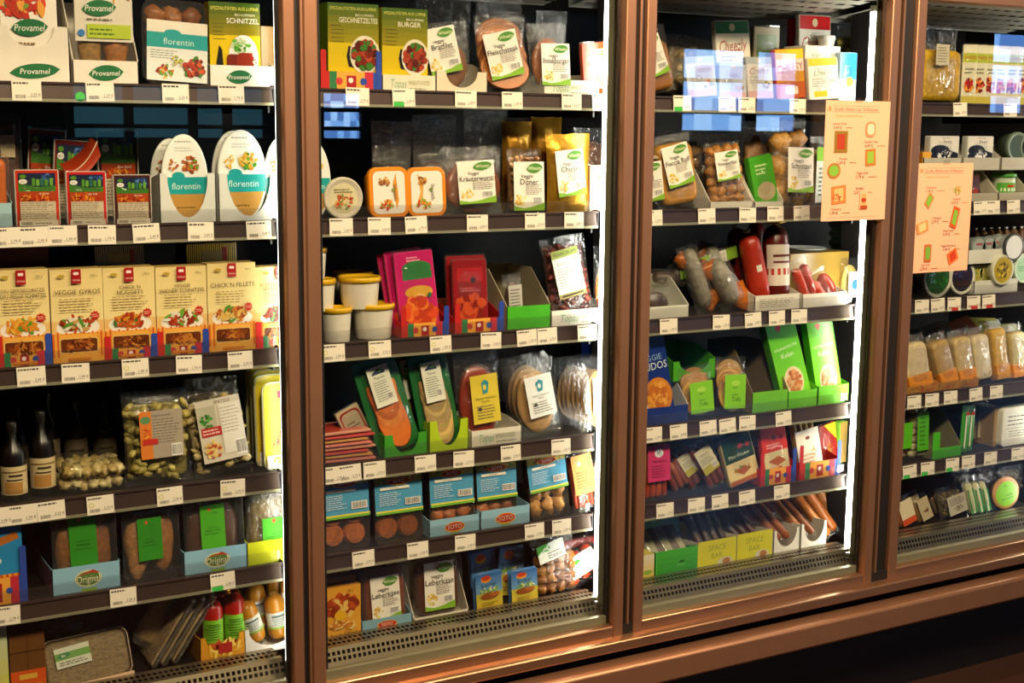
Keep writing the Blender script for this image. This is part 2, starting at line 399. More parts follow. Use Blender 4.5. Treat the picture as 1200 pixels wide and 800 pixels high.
for k in range(4):
    a0, a1 = FR[k]; c0, c1 = FL[k]; d = MB()
    for x0, x1 in ((a0, a1), (c0, c1)): d.rr(x0, x1, -1.172, ZT+.05, 0, .03, .004, m='copper', n=2, soft=.003)
    d.rr(a1-.002, c0+.002, -1.171, -1.137, .001, .03, .005, m='rail', n=3, soft=.004)
    d.rr(a1-.002, c0+.002, ZT, ZT+.05, .001, .03, .005, m='copper', n=3, soft=.003)
    dr = fp('door', d)
    g = MB(); g.box(a1, c0, .018, .022, -1.139, ZT, m='glass'); fp('glass_pane', g, dr)
    s = MB(); z0, z1 = -1.1405, ZT-.002
    s.box(a1+.004, c0-.006, .0235, .035, z0, -1.119, m='cream'); fp('glass_spacer', s, dr)
    s = MB(); s.box(c0-.006, c0+.001, .0235, .03, z0, z1, m='dark'); s.box(a1-.001, a1+.004, .0235, .03, z0, z1, m='dark'); fp('gasket', s, dr)
for k in range(5):
    x = J[k]+(.022 if k == 1 else .003 if k == 2 else 0); m_ = MB(); m_.box(x-.009, J[k]+.056, .04, .094, -1.12, .34, m='dark'); m_.box(J[k]+.052, J[k]+.057, .094, .26, -1.12, .34, m='dark'); m_.box(x-.047, x-.016, .064, .067, -1.12, .34, m='olive'); m_.box(x-.016, x-.009, .064, .094, -1.12, .34, m='olive')
    m_.box((FL[k-1][1] if k else XL-.02), (FR[k][0] if k < 4 else XR), .012, .038, -1.16, .37, m='dark')
    if 0 < k < 4: m_.box(FL[k-1][1]+.012, FL[k-1][1]+.018, .004, .014, -1.16, .37, m='copper')
    mo = fp('mullion', m_)
    if k:
        t = MB(); t.lathe([(.011, -1.105), (.011, .295)], m='tube_dim' if k == 1 else 'tube', n=14, T=Matrix.Translation((x-.030, .089, 0))); fp('lamp_tube', t, mo, 'lit white lamp tube')
        for z in (-1.12, .295):
            t = MB(); t.lathe([(.012, z), (.012, z+.015)], '#b8b4a0', 'plas', Matrix.Translation((x-.030, .089, 0)), 14); fp('tube_holder', t, mo)
def perforate(mb, x0, x1, P, cols, rows, hw, hh, m, th=.0015):
    """plate between two depth/height points P[0]-P[1] with rows of square holes, real openings"""
    (ya, za), (yb, zb) = P; n = int((x1-x0)/cols); px = (x1-x0)/n
    cuts = []
    for t in rows: cuts += [t-hh/2, t+hh/2]
    ts = [0]+cuts+[1]
    def pt(x, t): return (x, ya+(yb-ya)*t, za+(zb-za)*t)
    vs = []; fs = []
    def q(xa, xb, ta, tb):
        k = len(vs); vs.extend([pt(xa, ta), pt(xb, ta), pt(xb, tb), pt(xa, tb)]); fs.append((k, k+1, k+2, k+3))
    for i in range(len(ts)-1):
        if i % 2 == 0: q(x0, x1, ts[i], ts[i+1])
        else:
            for j in range(n): q(x0+px*j, x0+px*(j+1)-hw, ts[i], ts[i+1])
    mb.add(vs, fs, m=m)
for k in range(4):
    x0, x1 = J[k]+.036, J[k+1]-.034
    g = MB(); perforate(g, x0, x1, ((.052, -1.124), (.07, -1.088)), .0112, (.36, .68), .0068, .2, 'zinc')
    perforate(g, x0, x1, ((.07, -1.088), (.132, -1.0885)), .0112, (.32, .66), .0072, .2, 'zinc')
    g.box(x0, x1, .045, .053, -1.139, -1.1235, m='zinc'); g.box(x0, x1, .132, .6, -1.104, -1.0985, m='shelf'); g.box(x0, x1, .06, .6, -1.139, -1.13, m='dark')
    fp('air_grille', g)
    g = MB(); perforate(g, x0, x1, ((.05, .325), (.36, .292)), .042, (.14, .32, .5, .68, .86), .027, .05, 'outlet'); g.box(x0, x1, .36, .366, .29, .36, m='outlet'); g.box(x0, x1, .05, .36, .34, .345, m='dark'); fp('air_outlet', g)
for sh in range(1, 6):
    zt, zb = STOP[sh-1], SBOT[sh-1]
    for k in range(4):
        x0, x1 = J[k]+.06, J[k+1]-(.02 if k == 0 else .042)
        s = MB(); s.box(x0, x1, .104, .56, zt-.019, zt-.005, m='shelf'); s.box(x0, x0+.004, .12, .58, zt-.05, zt-.019, m='shelf'); s.box(x1-.004, x1, .12, .58, zt-.05, zt-.019, m='shelf')
        so = fp('shelf', s)
        p = MB(); p.add([(x0, .099, zb+.003), (x1, .099, zb+.003), (x1, .1025, zt-.003), (x0, .1025, zt-.003)], [(0, 1, 2, 3)], m='strip')
        p.rr(x0, x1, zb-.002, zb+.0035, .0965, .104, .0015, m='olive', n=2); p.rr(x0, x1, zt-.0045, zt, .0985, .106, .0015, m='strip', n=2)
        p.box(x0, x1, .103, .106, zb, zt-.002, m='dark'); p.box(x1, x1+.002, .098, .125, zb-.002, zt+.003, m='dark'); fp('price_rail', p, so)
        if sh > 1:
            c = MB(); c.box(x0, x1, .1085, .1095, zt-.004, zt+.024, m='guard'); fp('clear_guard', c, so)
for k in (0, 1, 2):
    c = FL[k][1]; h = MB(); h.tube([(c-.03, -.006, -1.176), (c+.0, -.006, -1.176)], .006, m='copper'); h.box(c+.004, c+.022, -.008, .01, -1.184, -1.178, m='olive'); h.lathe([(.003, -1.188), (.003, -1.166)], m='olive', T=Matrix.Translation((c+.016, -.004, 0)), n=10); fp('hinge', h)

# ---------------------------------------------------------------- print designs
INK = '#3a3230'
def logo(A, cx, cy, rx, txt, c='#1c6b3c', tc='#f6f4e6', ry=None, rot=.1, th=.55):
    ry = ry or rx*.42*A.w/A.h; A.leaf(cx, cy, rx, ry, c, rot); A.t(cx, cy-.002, ry*th*1.5, txt, tc, rx*1.6, rot*.3, .15)
def wheaty(A, t1, t2, low='#7fb02e'):
    """white label with a green leaf, two lines of title, small print, a food corner and a grassy foot"""
    A.r(0, 0, 1, 1, '#efe9dc'); A.food(.22, .22, .2, .14, ['#e8c860', '#d6a848', '#e9dc98'], 10)
    A.poly([(0, 0), (1, 0), (1, .16), (.6, .08), (.3, .05), (0, .1)], low)
    logo(A, .68, .87, .27, 'Wheaty', '#4f8a2c', '#e8e8c0', .1)
    A.t(.42, .71, .08, t1, INK, .7); A.t(.5, .59, .12, t2, '#1e1c22', .94); A.lines(.38, .32, .95, .54, 6, '#8b857c', .4); A.bar(.62, .14, .93, .28)
def soto(A):
    A.r(0, 0, 1, 1, '#4f9fc8'); A.r(0, .78, 1, 1, '#a9a04a'); A.food(.5, .9, .5, .12, ['#c83c22', '#d9b042', '#6d9a38', '#e6d690'], 26, k=.2)
    A.e(.5, .84, .26, .1, '#f0c040'); A.e(.5, .84, .23, .08, '#b82818'); A.t(.5, .84, .09, 'SOTO', '#f8ead0', .36)
    A.r(.1, .64, .72, .71, '#f0eedc'); A.t(.4, .675, .035, 'Bio Bratlinge', '#333333', .5)
    A.lines(.08, .22, .55, .58, 7, '#d8ecf6', .35); A.bar(.62, .2, .95, .38); A.r(0, .06, 1, .1, '#e8d848'); A.r(0, 0, 1, .06, '#6fae3c')
def taifun(A, t1, t2, c='#3fae22'):
    A.r(0, 0, 1, 1, c); A.e(.38, .9, .07, None, '#c8582a'); A.t(.6, .82, .05, t1, '#1f5c14', .5); A.t(.5, .5, .035, 'vegetarische', '#1f4c14', .8); A.t(.5, .43, .05, t2, '#142c0c', .84); A.lines(.15, .33, .85, .37, 1, '#1f5c14')
def viana(A, t1, t2, food, win='#6b3216'):
    A.g(0, 0, 1, 1, '#eda94a', '#f4e2a4', 12); A.g(0, .45, 1, 1, '#f7e3a0', '#ecd490', 6)
    A.e(.5, .38, .42, .1, '#f6efe0'); A.food(.48, .42, .34, .09, food, 26, k=.3); A.star(.83, .5, .1, '#c62a20'); A.lines(.77, .48, .9, .52, 2, '#f0c0a0')
    A.r(0, .0, 1, .32, '#f0a840')
    for i in range(12): A.r(i/12, .07, i/12+.035, .32+.015*(i % 2), '#d8602a')
    A.r(.14, .0, .86, .31, '#f3b04a'); A.rd(.13, .11, .87, .27, '#e8c070', .04); A.rd(.15, .12, .85, .26, win, .04); A.food(.5, .19, .3, .05, ['#8a4018', '#a4561c', '#5a2810', '#c07830'], 18, k=.4); A.r(.28, .03, .72, .06, '#e08a30')
    A.r(.4, .85, .58, 1, '#a81c20'); A.e(.465, .955, .03, None, '#f8e8e0'); A.e(.51, .955, .03, None, '#f8e8e0'); A.t(.49, .885, .022, 'VIANA', '#f8d8c0', .15); A.e(.2, .93, .07, .018, '#c0a040'); A.t(.82, .93, .022, '200 g', INK, .18)
    if t2: A.t(.5, .79, .04, t1, '#54401c', .86); A.t(.5, .735, .045, t2, '#3a2810', .9)
    else: A.t(.5, .76, .05, t1, '#3a2810', .9)
    A.lines(.15, .55, .85, .7, 5, '#9a8452', .3)
def price_tag(A, kind, seed):
    A.rnd = random.Random(seed); A.r(0, 0, 1, 1, '#f3ead8'); A.lines(.05, .8, .55+.3*A.rnd.random(), .93, 1, '#4a443c', .7); A.bar(.08, .1, .48, .32, bg=None, c='#3a342e')
    A.t(.79, .3, .15, A.rnd.choice(['1,99', '2,49', '2,79', '3,29', '1,79', '3,49'])+' €', '#2c2826', .34); A.lines(.52, .16, .95, .22, 1, '#8a847c', .4)
    if kind == 'g': A.r(.04, .0, .5, .27, '#3fbf4a')
    if kind == 'r': A.r(.3, .0, .8, .26, '#c83a30')
    if kind == 'y': A.e(.16, .52, .1, None, '#d8d070'); A.e(.16, .52, .065, None, '#f3ead8')

# ---------------------------------------------------------------- product kinds
def carton(p, art, side='#d8c890', d=.035, top=None, part='carton_body'):
    b = MB(); b.box(-p.w/2, p.w/2, 0, d, 0, p.h, side, 'gloss'); A = Art(b, p.w, p.h); art(A)
    if top: b.box(-p.w/2, p.w/2, .0, d, p.h, p.h+.0006, top, 'gloss')
    p.part(part, b); return p
def tray(p, c='#e9e2d4', d=.17, back=None, art=None, side=None, cut=0, m='card', inner=None, depth=None, notch=None):
    """open display carton: low front, side walls rising to the back"""
    w, h, bk = p.w, p.h, (back or p.h*2); side = side or c; t = .0016; inner = inner or c; b = MB()
    if notch:     # round or straight cut-out in the front wall
        n = 12; lo = notch; pts = [(-w/2, 0), (w/2, 0), (w/2, h), (w/2*cut, h)]+[(w/2*cut*math.cos(math.pi*i/n), h-(h-lo)*math.sin(math.pi*i/n)) for i in range(1, n)]+[(-w/2*cut, h), (-w/2, h)]
        N = len(pts); vs = [(x, 0, z) for x, z in pts]+[(x, t, z) for x, z in pts]
        b.add(vs, [tuple(range(N)), tuple(range(2*N-1, N-1, -1))]+[(i, (i+1) % N, N+(i+1) % N, N+i) for i in range(N)], c, m)
    else: b.box(-w/2, w/2, 0, t, 0, h, c, m)
    b.box(-w/2, w/2, 0, d, 0, t, inner, m); b.box(-w/2, w/2, d-t, d, 0, bk, inner, m)
    for s in (-1, 1):
        x0, x1 = (-w/2, -w/2+t) if s < 0 else (w/2-t, w/2); pr = [(0, t), (d, t), (d, bk), (d*.45, bk), (0, h)]
        vs = [(x0, y, z) for y, z in pr]+[(x1, y, z) for y, z in pr]
        b.add(vs, [tuple(range(5)), tuple(range(9, 4, -1))]+[(i, (i+1) % 5, 5+(i+1) % 5, 5+i) for i in range(5)], side, m)
    if art: art(Art(b, w, h, m='paper'))
    p.part('carton_body', b); return p
def sheet(w, h, d=.004, c='#efe9dc'): return None
def label_part(p, art, w, h, x=0, z=0, y=0, tilt=0, name='label', m='paper', lean=0):
    b = MB(); T = Matrix.Translation((x, y, z)) @ Matrix.Rotation(R(tilt), 4, 'Y') @ Matrix.Rotation(R(-lean), 4, 'X')
    b.box(-w/2, w/2, -.0003, 0, 0, h, '#e8e0d0', m, T); art(Art(b, w, h, T, y=-.0005, m=m)); p.part(name, b)
def contents(kind, w, h, t, cols, rnd, n=None, z0=.0, y=0):
    """food that fills w x h x t, standing on z0, centred on depth y"""
    b = MB(); C = lambda: rnd.choice(cols)
    if kind == 'slices':        # shingled oval slices
        n = n or 8; rz = h*.27
        for i in range(n):
            k = i/(n-1); z = z0+h-rz-(h-2*rz)*k
            T = Matrix.Translation((rnd.uniform(-.003, .003), y+t*.35-t*.8*k, z)) @ Matrix.Rotation(R(90-9), 4, 'X') @ Matrix.Diagonal((1, rz/(w/2), 1, 1))
            cc = C(); b.lathe([(w*.46, -.0018), (w/2, -.001), (w/2, .001), (w*.46, .0018)], tuple(v*.45 for v in lin(cc)), 'meat', T, 22); b.lathe([(w*.475, -.0021), (w*.475, .0021)], tuple(v*rnd.uniform(.85, 1.1) for v in lin(cc)), 'meat', T, 22)
    elif kind == 'lumps':
        n = n or 12; cx = max(1, round(math.sqrt(n*w/h))); cz = max(1, math.ceil(n/cx)); rx, rz = w/cx*.56, h/cz*.58
        for i in range(cx):
            for j in range(cz): b.blob(-w/2+w*(i+.5)/cx+rnd.uniform(-1, 1)*rx*.15, y+rnd.uniform(-.1, .1)*t, z0+h*(j+.5)/cz+rnd.uniform(-1, 1)*rz*.1, rx, min(t/2, max(rx, rz)), rz, C(), 'food', rnd, .55, 10, 7)
    elif kind == 'rough':       # many small pieces
        n = n or 60; b.rr(-w*.47, w*.47, z0+h*.03, z0+h*.97, y+t*.05, y+t*.4, w*.1, tuple(v*.55 for v in lin(C())), 'food', n=4, soft=t*.1)
        for i in range(n): b.blob(rnd.uniform(-.45, .45)*w, y+rnd.uniform(-.5, .3)*t, z0+h*rnd.uniform(.04, .96), w*rnd.uniform(.07, .12), t*.26, w*rnd.uniform(.04, .075), C(), 'food', rnd, .3, 7, 5, rot=rnd.uniform(-1, 1))
    elif kind == 'block': b.rr(-w/2, w/2, z0, z0+h, y-t/2, y+t/2, min(w, h)*.16, C(), 'food', n=5, soft=t*.28)
    elif kind == 'smooth': b.rr(-w/2, w/2, z0, z0+h, y-t/2, y+t/2, min(w, h)*.2, C(), 'meat', n=5, soft=t*.3)
    elif kind == 'oval':
        b.blob(0, y, z0+h/2, w/2, t/2, h/2, C(), 'meat', rnd, .04, 20, 12)
    elif kind == 'links':
        n = n or 4; r = w/n/2*.98
        for i in range(n):
            x = -w/2+w*(i+.5)/n; b.tube([(x, y, z0+r), (x+rnd.uniform(-.002, .002), y-.002, z0+h/2), (x, y, z0+h-r)], r, C(), 'meat', 10)
    elif kind == 'pair':        # two long patties side by side
        for s in (-1, 1): b.blob(s*w*.25, y, z0+h*.5, w*.25, t/2, h*.5, C(), 'food', rnd, .22, 14, 12)
    elif kind == 'discs':       # round patties
        n = n or 4; r = w*.25
        for i in range(n):
            x = (-1 if i % 2 else 1)*w*.25; z = z0+r+(i//2)*r*1.75; b.lathe([(r*.8, -t*.4), (r, -t*.2), (r, t*.3)], C(), 'food', Matrix.Translation((x, y, z)) @ Matrix.Rotation(R(90+180), 4, 'X'), 18)
    return b
def pouch(p, kind, cols, label=None, lb=(.7, .6, 0, .3, 0), t=.03, n=None, fillw=.84, fillh=.8, z0=.04, filmm='film', top=.12, tint=None, wr=.0018):
    """film bag round its food with an optional printed label: lb = width, height, x, z as fractions, tilt in degrees"""
    w, h = p.w, p.h; y = t/2+.003
    if kind: p.part('food', contents(kind, w*fillw, h*fillh, t*.72, cols, p.rnd, n, h*z0, y))
    b = MB(); b.pillow(w, h, t, m=filmm, seed=p.rnd.random()*20, y0=y, top_seal=top, wr=wr, jag=.002)
    if tint: b.pillow(w*.97, h*.98, t*.9, tint, 'plas', seed=1, y0=y+.004, top_seal=top, side='both')
    p.part('film', b)
    if label: label_part(p, label, w*lb[0], h*lb[1], w*lb[2], h*lb[3], -.0035, lb[4])
    return p
def tray_pack(p, kind, cols, label=None, lb=(.5, .8, 0, .15, 0), t=.035, n=None, tc='#15120f', fillw=.84, fillh=.88, tray_m='plas', lid='clear', rim=.005, z0=.05, r=.014):
    """thermoformed tray standing on its edge, lid film towards the viewer"""
    w, h = p.w, p.h; b = MB()
    b.rr(-w/2, w/2, 0, h, .004, t, r, tc, tray_m, n=4, taper=.006, cap=False); N = MB()
    b.rr(-w/2+.006, w/2-.006, .006, h-.006, t-.001, t, r*.8, tc, tray_m, n=4); 
    p.part('tray', b)
    if kind: p.part('food', contents(kind, w*fillw, h*fillh, t*.78, cols, p.rnd, n, h*z0, t*.52))
    f = MB(); f.rr(-w/2, w/2, 0, h, 0, .0045, r, m=lid, n=4, soft=.002); p.part('lid_film', f)
    if label: label_part(p, label, w*lb[0], h*lb[1], w*lb[2], h*lb[3], -.001, lb[4])
    return p
def flatpack(p, art, border='#c9c2b4', t=.008, body=None):
    """thin vacuum pack printed over its whole front, clear sealed rim"""
    w, h = p.w, p.h; b = MB(); b.rr(-w/2*.95, w/2*.95, h*.025, h*.975, .001, t, .004, body or border, 'plas', n=3, soft=.001)
    art(Art(b, w*.9, h*.93, Matrix.Translation((0, .0012, h*.035)))); p.part('printed_body', b)
    f = MB(); f.box(-w/2, w/2, t*.45, t*.5, 0, h, m='clear'); f.pillow(w*.97, h*.98, t*1.1, m='film', seed=p.rnd.random()*9, y0=t*.55, side='front', wr=.001, top_seal=.04); p.part('film', f); return p
def tub(p, c, lid, rb=.8, rib=0, art=None, lidh=.012, n=28):
    r = p.w/2; h = p.h; b = MB(); b.lathe([(r*rb, 0), (r*rb*1.02, .002), (r*.93, h-lidh)], c, 'plas', Matrix.Translation((0, r, 0)), n, rib=rib); p.part('tub_body', b)
    l = MB(); l.lathe([(r*.94, h-lidh), (r, h-lidh), (r*1.0, h-lidh*.35), (r*.96, h-.001), (r*.9, h-.001), (r*.88, h-.004), (0, h-.004)], lid, 'plas', Matrix.Translation((0, r, 0)), n); p.part('lid', l); return p
def round_face(p, c, rim, art, d=.05, back=.85):
    """round pot lying on its side, lid towards the viewer"""
    r = p.w/2; T = Matrix.Translation((0, 0, r)) @ Matrix.Rotation(R(-90), 4, 'X'); b = MB(); b.lathe([(r*.93, .008), (r*back, d), (0, d)], c, 'plas', T, 30); p.part('pot_body', b)
    l = MB(); l.lathe([(0, .0012), (r*.86, .0012), (r*.9, 0), (r*.97, 0), (r, .003), (r, .01)], rim, 'plas', T, 34)
    art(Art(l, 2*r, 2*r, y=.0009)); p.part('lid', l); return p
def bottle(p, c, cap, label, m='plas'):
    r = p.w/2; h = p.h; T = Matrix.Translation((0, r, 0)); b = MB()
    b.lathe([(r*.9, 0), (r, .004), (r, h*.58), (r*.85, h*.66), (r*.36, h*.76), (r*.32, h*.9)], c, m, T, 24); p.part('glass_body', b)
    l = MB(); l.lathe([(r*.36, h*.86), (r*.42, h*.87), (r*.42, h*.99), (r*.38, h), (0, h)], cap, 'plas', T, 20); p.part('cap', l)
    band(p, label, r, h*.1, h*.46)
def band(p, label, r, z0, z1, name='label', cy=None, a=80):
    cy = r if cy is None else cy; b = MB(); n = 14; q = r*1.012; vs = []
    for i in range(n+1):
        an = R(-90-a+2*a*i/n); vs += [(q*math.cos(an), cy+q*math.sin(an), z0), (q*math.cos(an), cy+q*math.sin(an), z1)]
    b.add(vs, [(2*i, 2*i+2, 2*i+3, 2*i+1) for i in range(n)], label[0], 'paper', True)
    rnd = p.rnd
    for j, (za, zb, cc, aa, ab) in enumerate(label[1:]):
        vs = []; q2 = q+.0003*(j+1)
        for i in range(7):
            an = R(-90+aa+(ab-aa)*i/6); vs += [(q2*math.cos(an), cy+q2*math.sin(an), z0+(z1-z0)*za), (q2*math.cos(an), cy+q2*math.sin(an), z0+(z1-z0)*zb)]
        b.add(vs, [(2*i, 2*i+2, 2*i+3, 2*i+1) for i in range(6)], cc, 'paper', True)
    p.part(name, b)
def textband(c='#e9e4d6', ink='#4a443e', foot=None):
    l = [c]+[(z, z+.035, ink, -50+(i*17) % 20, 40-(i*23) % 30) for i, z in enumerate((.2, .3, .4, .5, .6))]+[(.72, .84, ink, -40, 35)]
    if foot: l.append((0, .14, foot, -80, 80))
    return l
def chub(p, c, label, m='meat', tie='#b8b0a0', rr=1, lz=(.25, .75)):
    r = p.w/2; h = p.h; T = Matrix.Translation((0, r, 0)); b = MB()
    b.lathe([(.002, 0), (r*.3, h*.01), (r*.75, h*.05), (r*.97, h*.14), (r, h*.25), (r, h*.75), (r*.95, h*.86), (r*.7, h*.95), (r*.25, h*.985), (.002, h)], c, m, T, 24); p.part('casing', b)
    t = MB(); t.lathe([(r*.18, h*.985), (r*.22, h), (r*.4, h*1.03)], tie, 'plas', T, 10); p.part('end_tie', t)
    if label: band(p, label, r, h*lz[0], h*lz[1])
    return p
# ================================================================ FIRST DOOR
TEAL = '#1f9d9c'; BR = ['#a4501c', '#8a3f16', '#b8662a']; VEG = ['#c23a22', '#d96a2a', '#6c9a34', '#e0b84a', '#8a2e18']
PINE = ['#c89a5a', '#b98446', '#a87038']
# --- top shelf
def prov_tray(A): A.r(0, 0, 1, 1, '#ece4d4'); logo(A, .5, .42, .34, 'Provamel', ry=.3, th=.45)
p = tray(Pl('display_carton', 'white display carton with green leaf logo and curved cut-out, far left of top shelf', 'display carton', 1, -6, 83, 30, short='the curved white carton'), '#ece4d6', .16, .2, lambda A: logo(A, .53, .22, .34, 'Provamel', ry=.13, th=.5), cut=.62, notch=.065)
def prov1(A):
    A.r(0, 0, 1, 1, '#f2ece0'); A.food(.35, .8, .5, .14, ['#c92a1c', '#d8452a', '#e8a040', '#7a9a3a', '#b83018'], 34, k=.3); logo(A, .5, .56, .33, 'Provamel', ry=.085)
    A.g(0, 0, 1, .36, '#d98a1c', '#f0d8a0', 6); A.e(.5, .16, .3, .12, '#2a2e34'); A.e(.5, .14, .22, .08, '#0e1216'); A.lines(.1, .38, .6, .42, 1, '#8a6a30')
carton(Pl('tofu_carton', 'white carton with tomato photo and green leaf logo inside the curved display carton', 'food carton', 1, 4, 70, -20, yf=.121), prov1, '#e9e0cc', .03)
p = tray(Pl('display_carton', 'low white display carton with green leaf logo, second from left on top shelf', 'display carton', 1, 86, 163, 71, short='the second white carton'), '#ece4d6', .16, .16, lambda A: logo(A, .5, .5, .27, 'Provamel', ry=.32, th=.45))
def prov2(A):
    A.r(0, 0, 1, 1, '#ddd6c6'); A.food(.5, .92, .46, .08, ['#b8622a', '#d9a050', '#8a9a3a'], 24, k=.4); logo(A, .42, .62, .3, 'Provamel', ry=.15); A.r(.2, .06, .96, .32, '#b4c83a'); A.lines(.24, .1, .7, .26, 2, '#5a7a1c'); A.e(.1, .15, .06, None, '#3a7ac0'); A.lines(.2, .38, .8, .44, 1, '#7a7264')
tray_pack(Pl('tofu_pack', 'tofu pack with leaf logo and lime band on white sleeve, in second white carton', 'food pack', 1, 89, 159, -12, yf=.121), 'pair', ['#a87c38', '#b8742e', '#94702c'], prov2, (.96, .56, 0, .46, 0), .03, tc='#4a4238', tray_m='clear')
def flo(A):
    A.r(0, 0, 1, .62, '#e4e6e2'); A.r(-.0, .55, 1, .8, TEAL); A.e(.42, .8, .14, .06, TEAL); A.t(.52, .66, .11, 'florentin', '#bfe6e2', .62); A.lines(.06, .36, .5, .52, 4, '#8a948e', .35)
    A.food(.3, .16, .16, .12, VEG, 12); A.food(.78, .24, .2, .2, ['#a8321c', '#c8562a', '#3f7a2a', '#6a2018'], 18); A.food(.5, .34, .12, .1, ['#8aa83a', '#c8b860'], 8)
tray_pack(Pl('snack_pack', 'rounded clear pack of brown balls under a teal band on top shelf', 'food pack', 1, 168, 245, 1, lean=4, roll=2, short='the rounded teal-banded pack'), 'lumps', ['#b87a3a', '#a4642a', '#8f5222'], flo, (.92, .7, .01, .05, 1), .04, 12, tc='#8c928e', tray_m='clear', r=.022)
def schn(A):
    A.g(0, 0, 1, 1, '#e0b000', '#2f5a18', 14); A.g(0, 0, 1, .62, '#e8c810', '#e2c010', 4); A.t(.5, .93, .04, 'SPEZIALITÄTEN AUS LUPINE', '#e6dc60', .94); A.t(.7, .86, .03, 'BIO-LUPINEN', '#f0ead0', .4); A.t(.66, .79, .062, 'SCHNITZEL', '#f6f2e0', .64)
    for i in range(5): A.lines(.07, .56+i*.045, .32, .585+i*.045, 1, '#4c5a18')
    A.poly([(.12, .08), (.35, .08), (.26, .25), (.24, .45), (.18, .5), (.12, .3)], '#1a1c12'); A.e(.66, .36, .3, .27, '#f2efe2'); A.food(.6, .5, .2, .1, ['#3f8a28', '#6ab03a', '#c8d8a0'], 12); A.rd(.32, .12, .6, .4, '#7a2414', .08); A.rd(.52, .1, .86, .42, '#96301a', .1); A.food(.86, .36, .07, .1, ['#c02020', '#e8e0d0'], 6); A.r(.04, .03, .96, .05, '#c09a00')
carton(Pl('schnitzel_carton', 'yellow and green carton reading SCHNITZEL on the top shelf', 'food carton', 1, 247, 306, 3, yf=.121, short='the SCHNITZEL carton'), schn, '#b8a010', .03)
tray(Pl('display_carton', 'low white display carton with leaf logo holding the SCHNITZEL carton', 'display carton', 1, 246, 322, 77), '#f2eee4', .16, .06, lambda A: logo(A, .45, .5, .2, 'Provamel', ry=.3, th=.45))
b = Pl('folded_carton', 'plain brown carton beside the SCHNITZEL carton on the top shelf', 'carton', 1, 307, 324, 31, yf=.14); carton(b, lambda A: A.r(0, 0, 1, 1, '#a98248'), '#a07a44', .05)
# --- second shelf
def sausage_art(frame):
    def f(A):
        A.r(0, 0, 1, 1, frame); A.r(.06, .62, .94, .95, '#1b2540'); A.poly([(.06, .62), (.94, .62), (.94, .72), (.5, .7), (.25, .74), (.06, .78)], '#3f7a22'); A.food(.75, .86, .2, .08, ['#3a5aa0', '#5a8ac0', '#28406a'], 10)
        for i, g in enumerate((.42, .52, .62, .72, .84)): A.rd(g-.04, .72, g+.04, .86-.02*(i % 2), ['#4f8a2c', '#6aa23a', '#2f6a5a'][i % 3], .03)
        A.e(.17, .8, .1, .045, '#e8e6dc'); A.e(.17, .89, .08, .035, '#5a8a2a'); A.t(.17, .8, .03, 'BIO', '#2a3a2a', .14)
        A.r(.06, .44, .94, .62, '#a8401a'); A.food(.5, .5, .42, .06, ['#d8781c', '#8a2412', '#c83a1a', '#e8a030'], 18, k=.3); A.t(.65, .58, .035, 'Bio Grill', '#f4e8d0', .5)
        A.r(.08, .1, .92, .44, '#c9bba0'); A.lines(.1, .12, .9, .43, 8, '#6a5a48', .3); A.r(.04, 0, .96, .1, '#d8cdb8'); A.bar(.08, .01, .36, .08, bg=None); A.lines(.42, .03, .9, .06, 1, '#5a5248')
    return f
for x0, x1, yt, fr, txt, s in ((18, 73, 197, '#c03018', 'flat sausage pack with orange-red frame and cream back text, left of three in front', 'the orange-framed flat pack'),
                            (78, 128, 199, '#c41c1c', 'flat sausage pack with bright red frame, middle of three on second shelf', 'the bright red flat pack'),
                            (133, 180, 203, '#4a2018', 'flat sausage pack with dark brown frame next to white oval pots', 'the dark brown flat pack')):
    flatpack(Pl('sausage_pack', txt, 'food pack', 2, x0, x1, yt, group='flat framed packs', short=s), sausage_art(fr))
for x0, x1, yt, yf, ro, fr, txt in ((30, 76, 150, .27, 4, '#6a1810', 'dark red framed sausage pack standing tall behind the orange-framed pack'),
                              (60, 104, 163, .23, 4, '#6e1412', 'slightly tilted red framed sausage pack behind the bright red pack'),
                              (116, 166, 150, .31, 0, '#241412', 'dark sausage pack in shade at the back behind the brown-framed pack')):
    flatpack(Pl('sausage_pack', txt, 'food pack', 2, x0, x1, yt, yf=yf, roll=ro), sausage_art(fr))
p = Pl('sausage_pack', 'sausage pack with its rim curled forward, lying on top of the red packs', 'food pack', 2, 80, 124, 0, yf=.15, h=.07, lift=.085, roll=-12)
b = MB(); n = 10; vs = []
for i in range(n+1):
    u = i/n; x = -p.w/2+p.w*u; z = .012*u*u*3; vs += [(x, 0, z-.004), (x, .004, z+.012+.01*u*u), (x, .05, z+.03)]
b.add(vs, [(3*i+k, 3*i+3+k, 3*i+4+k, 3*i+1+k) for i in range(n) for k in (0, 1)], '#a8381c', 'gloss', True); b.tube([(-p.w/2+p.w*i/n, .004, .012*(i/n)**2*3+.012+.01*(i/n)**2) for i in range(n+1)], .0012, '#d8c0a0', 'plas', 6); p.part('printed_body', b)
p = Pl('tofu_pack', 'clear pack with orange filling in a pale blue carton at far left', 'food pack', 2, -30, 15, 180, yf=.121); tray_pack(p, 'smooth', ['#d86a14'], None, tc='#6a4a2a', tray_m='clear')
tray(Pl('display_carton', 'pale blue low carton at the far left of the second shelf', 'display carton', 2, -34, 16, 238, short='the pale blue carton'), '#9fc4cc', .15, .07)
p = Pl('tofu_pack', 'shaded clear pack of brown slices standing behind the far left corner', 'food pack', 2, -12, 30, 132, yf=.25); tray_pack(p, 'block', ['#4a2412'], lambda A: (A.r(0, 0, 1, 1, '#b8a888'), A.t(.5, .5, .2, 'Tofu', INK)), (.4, .2, .1, .6, 0), tc='#3a2a20', tray_m='clear')
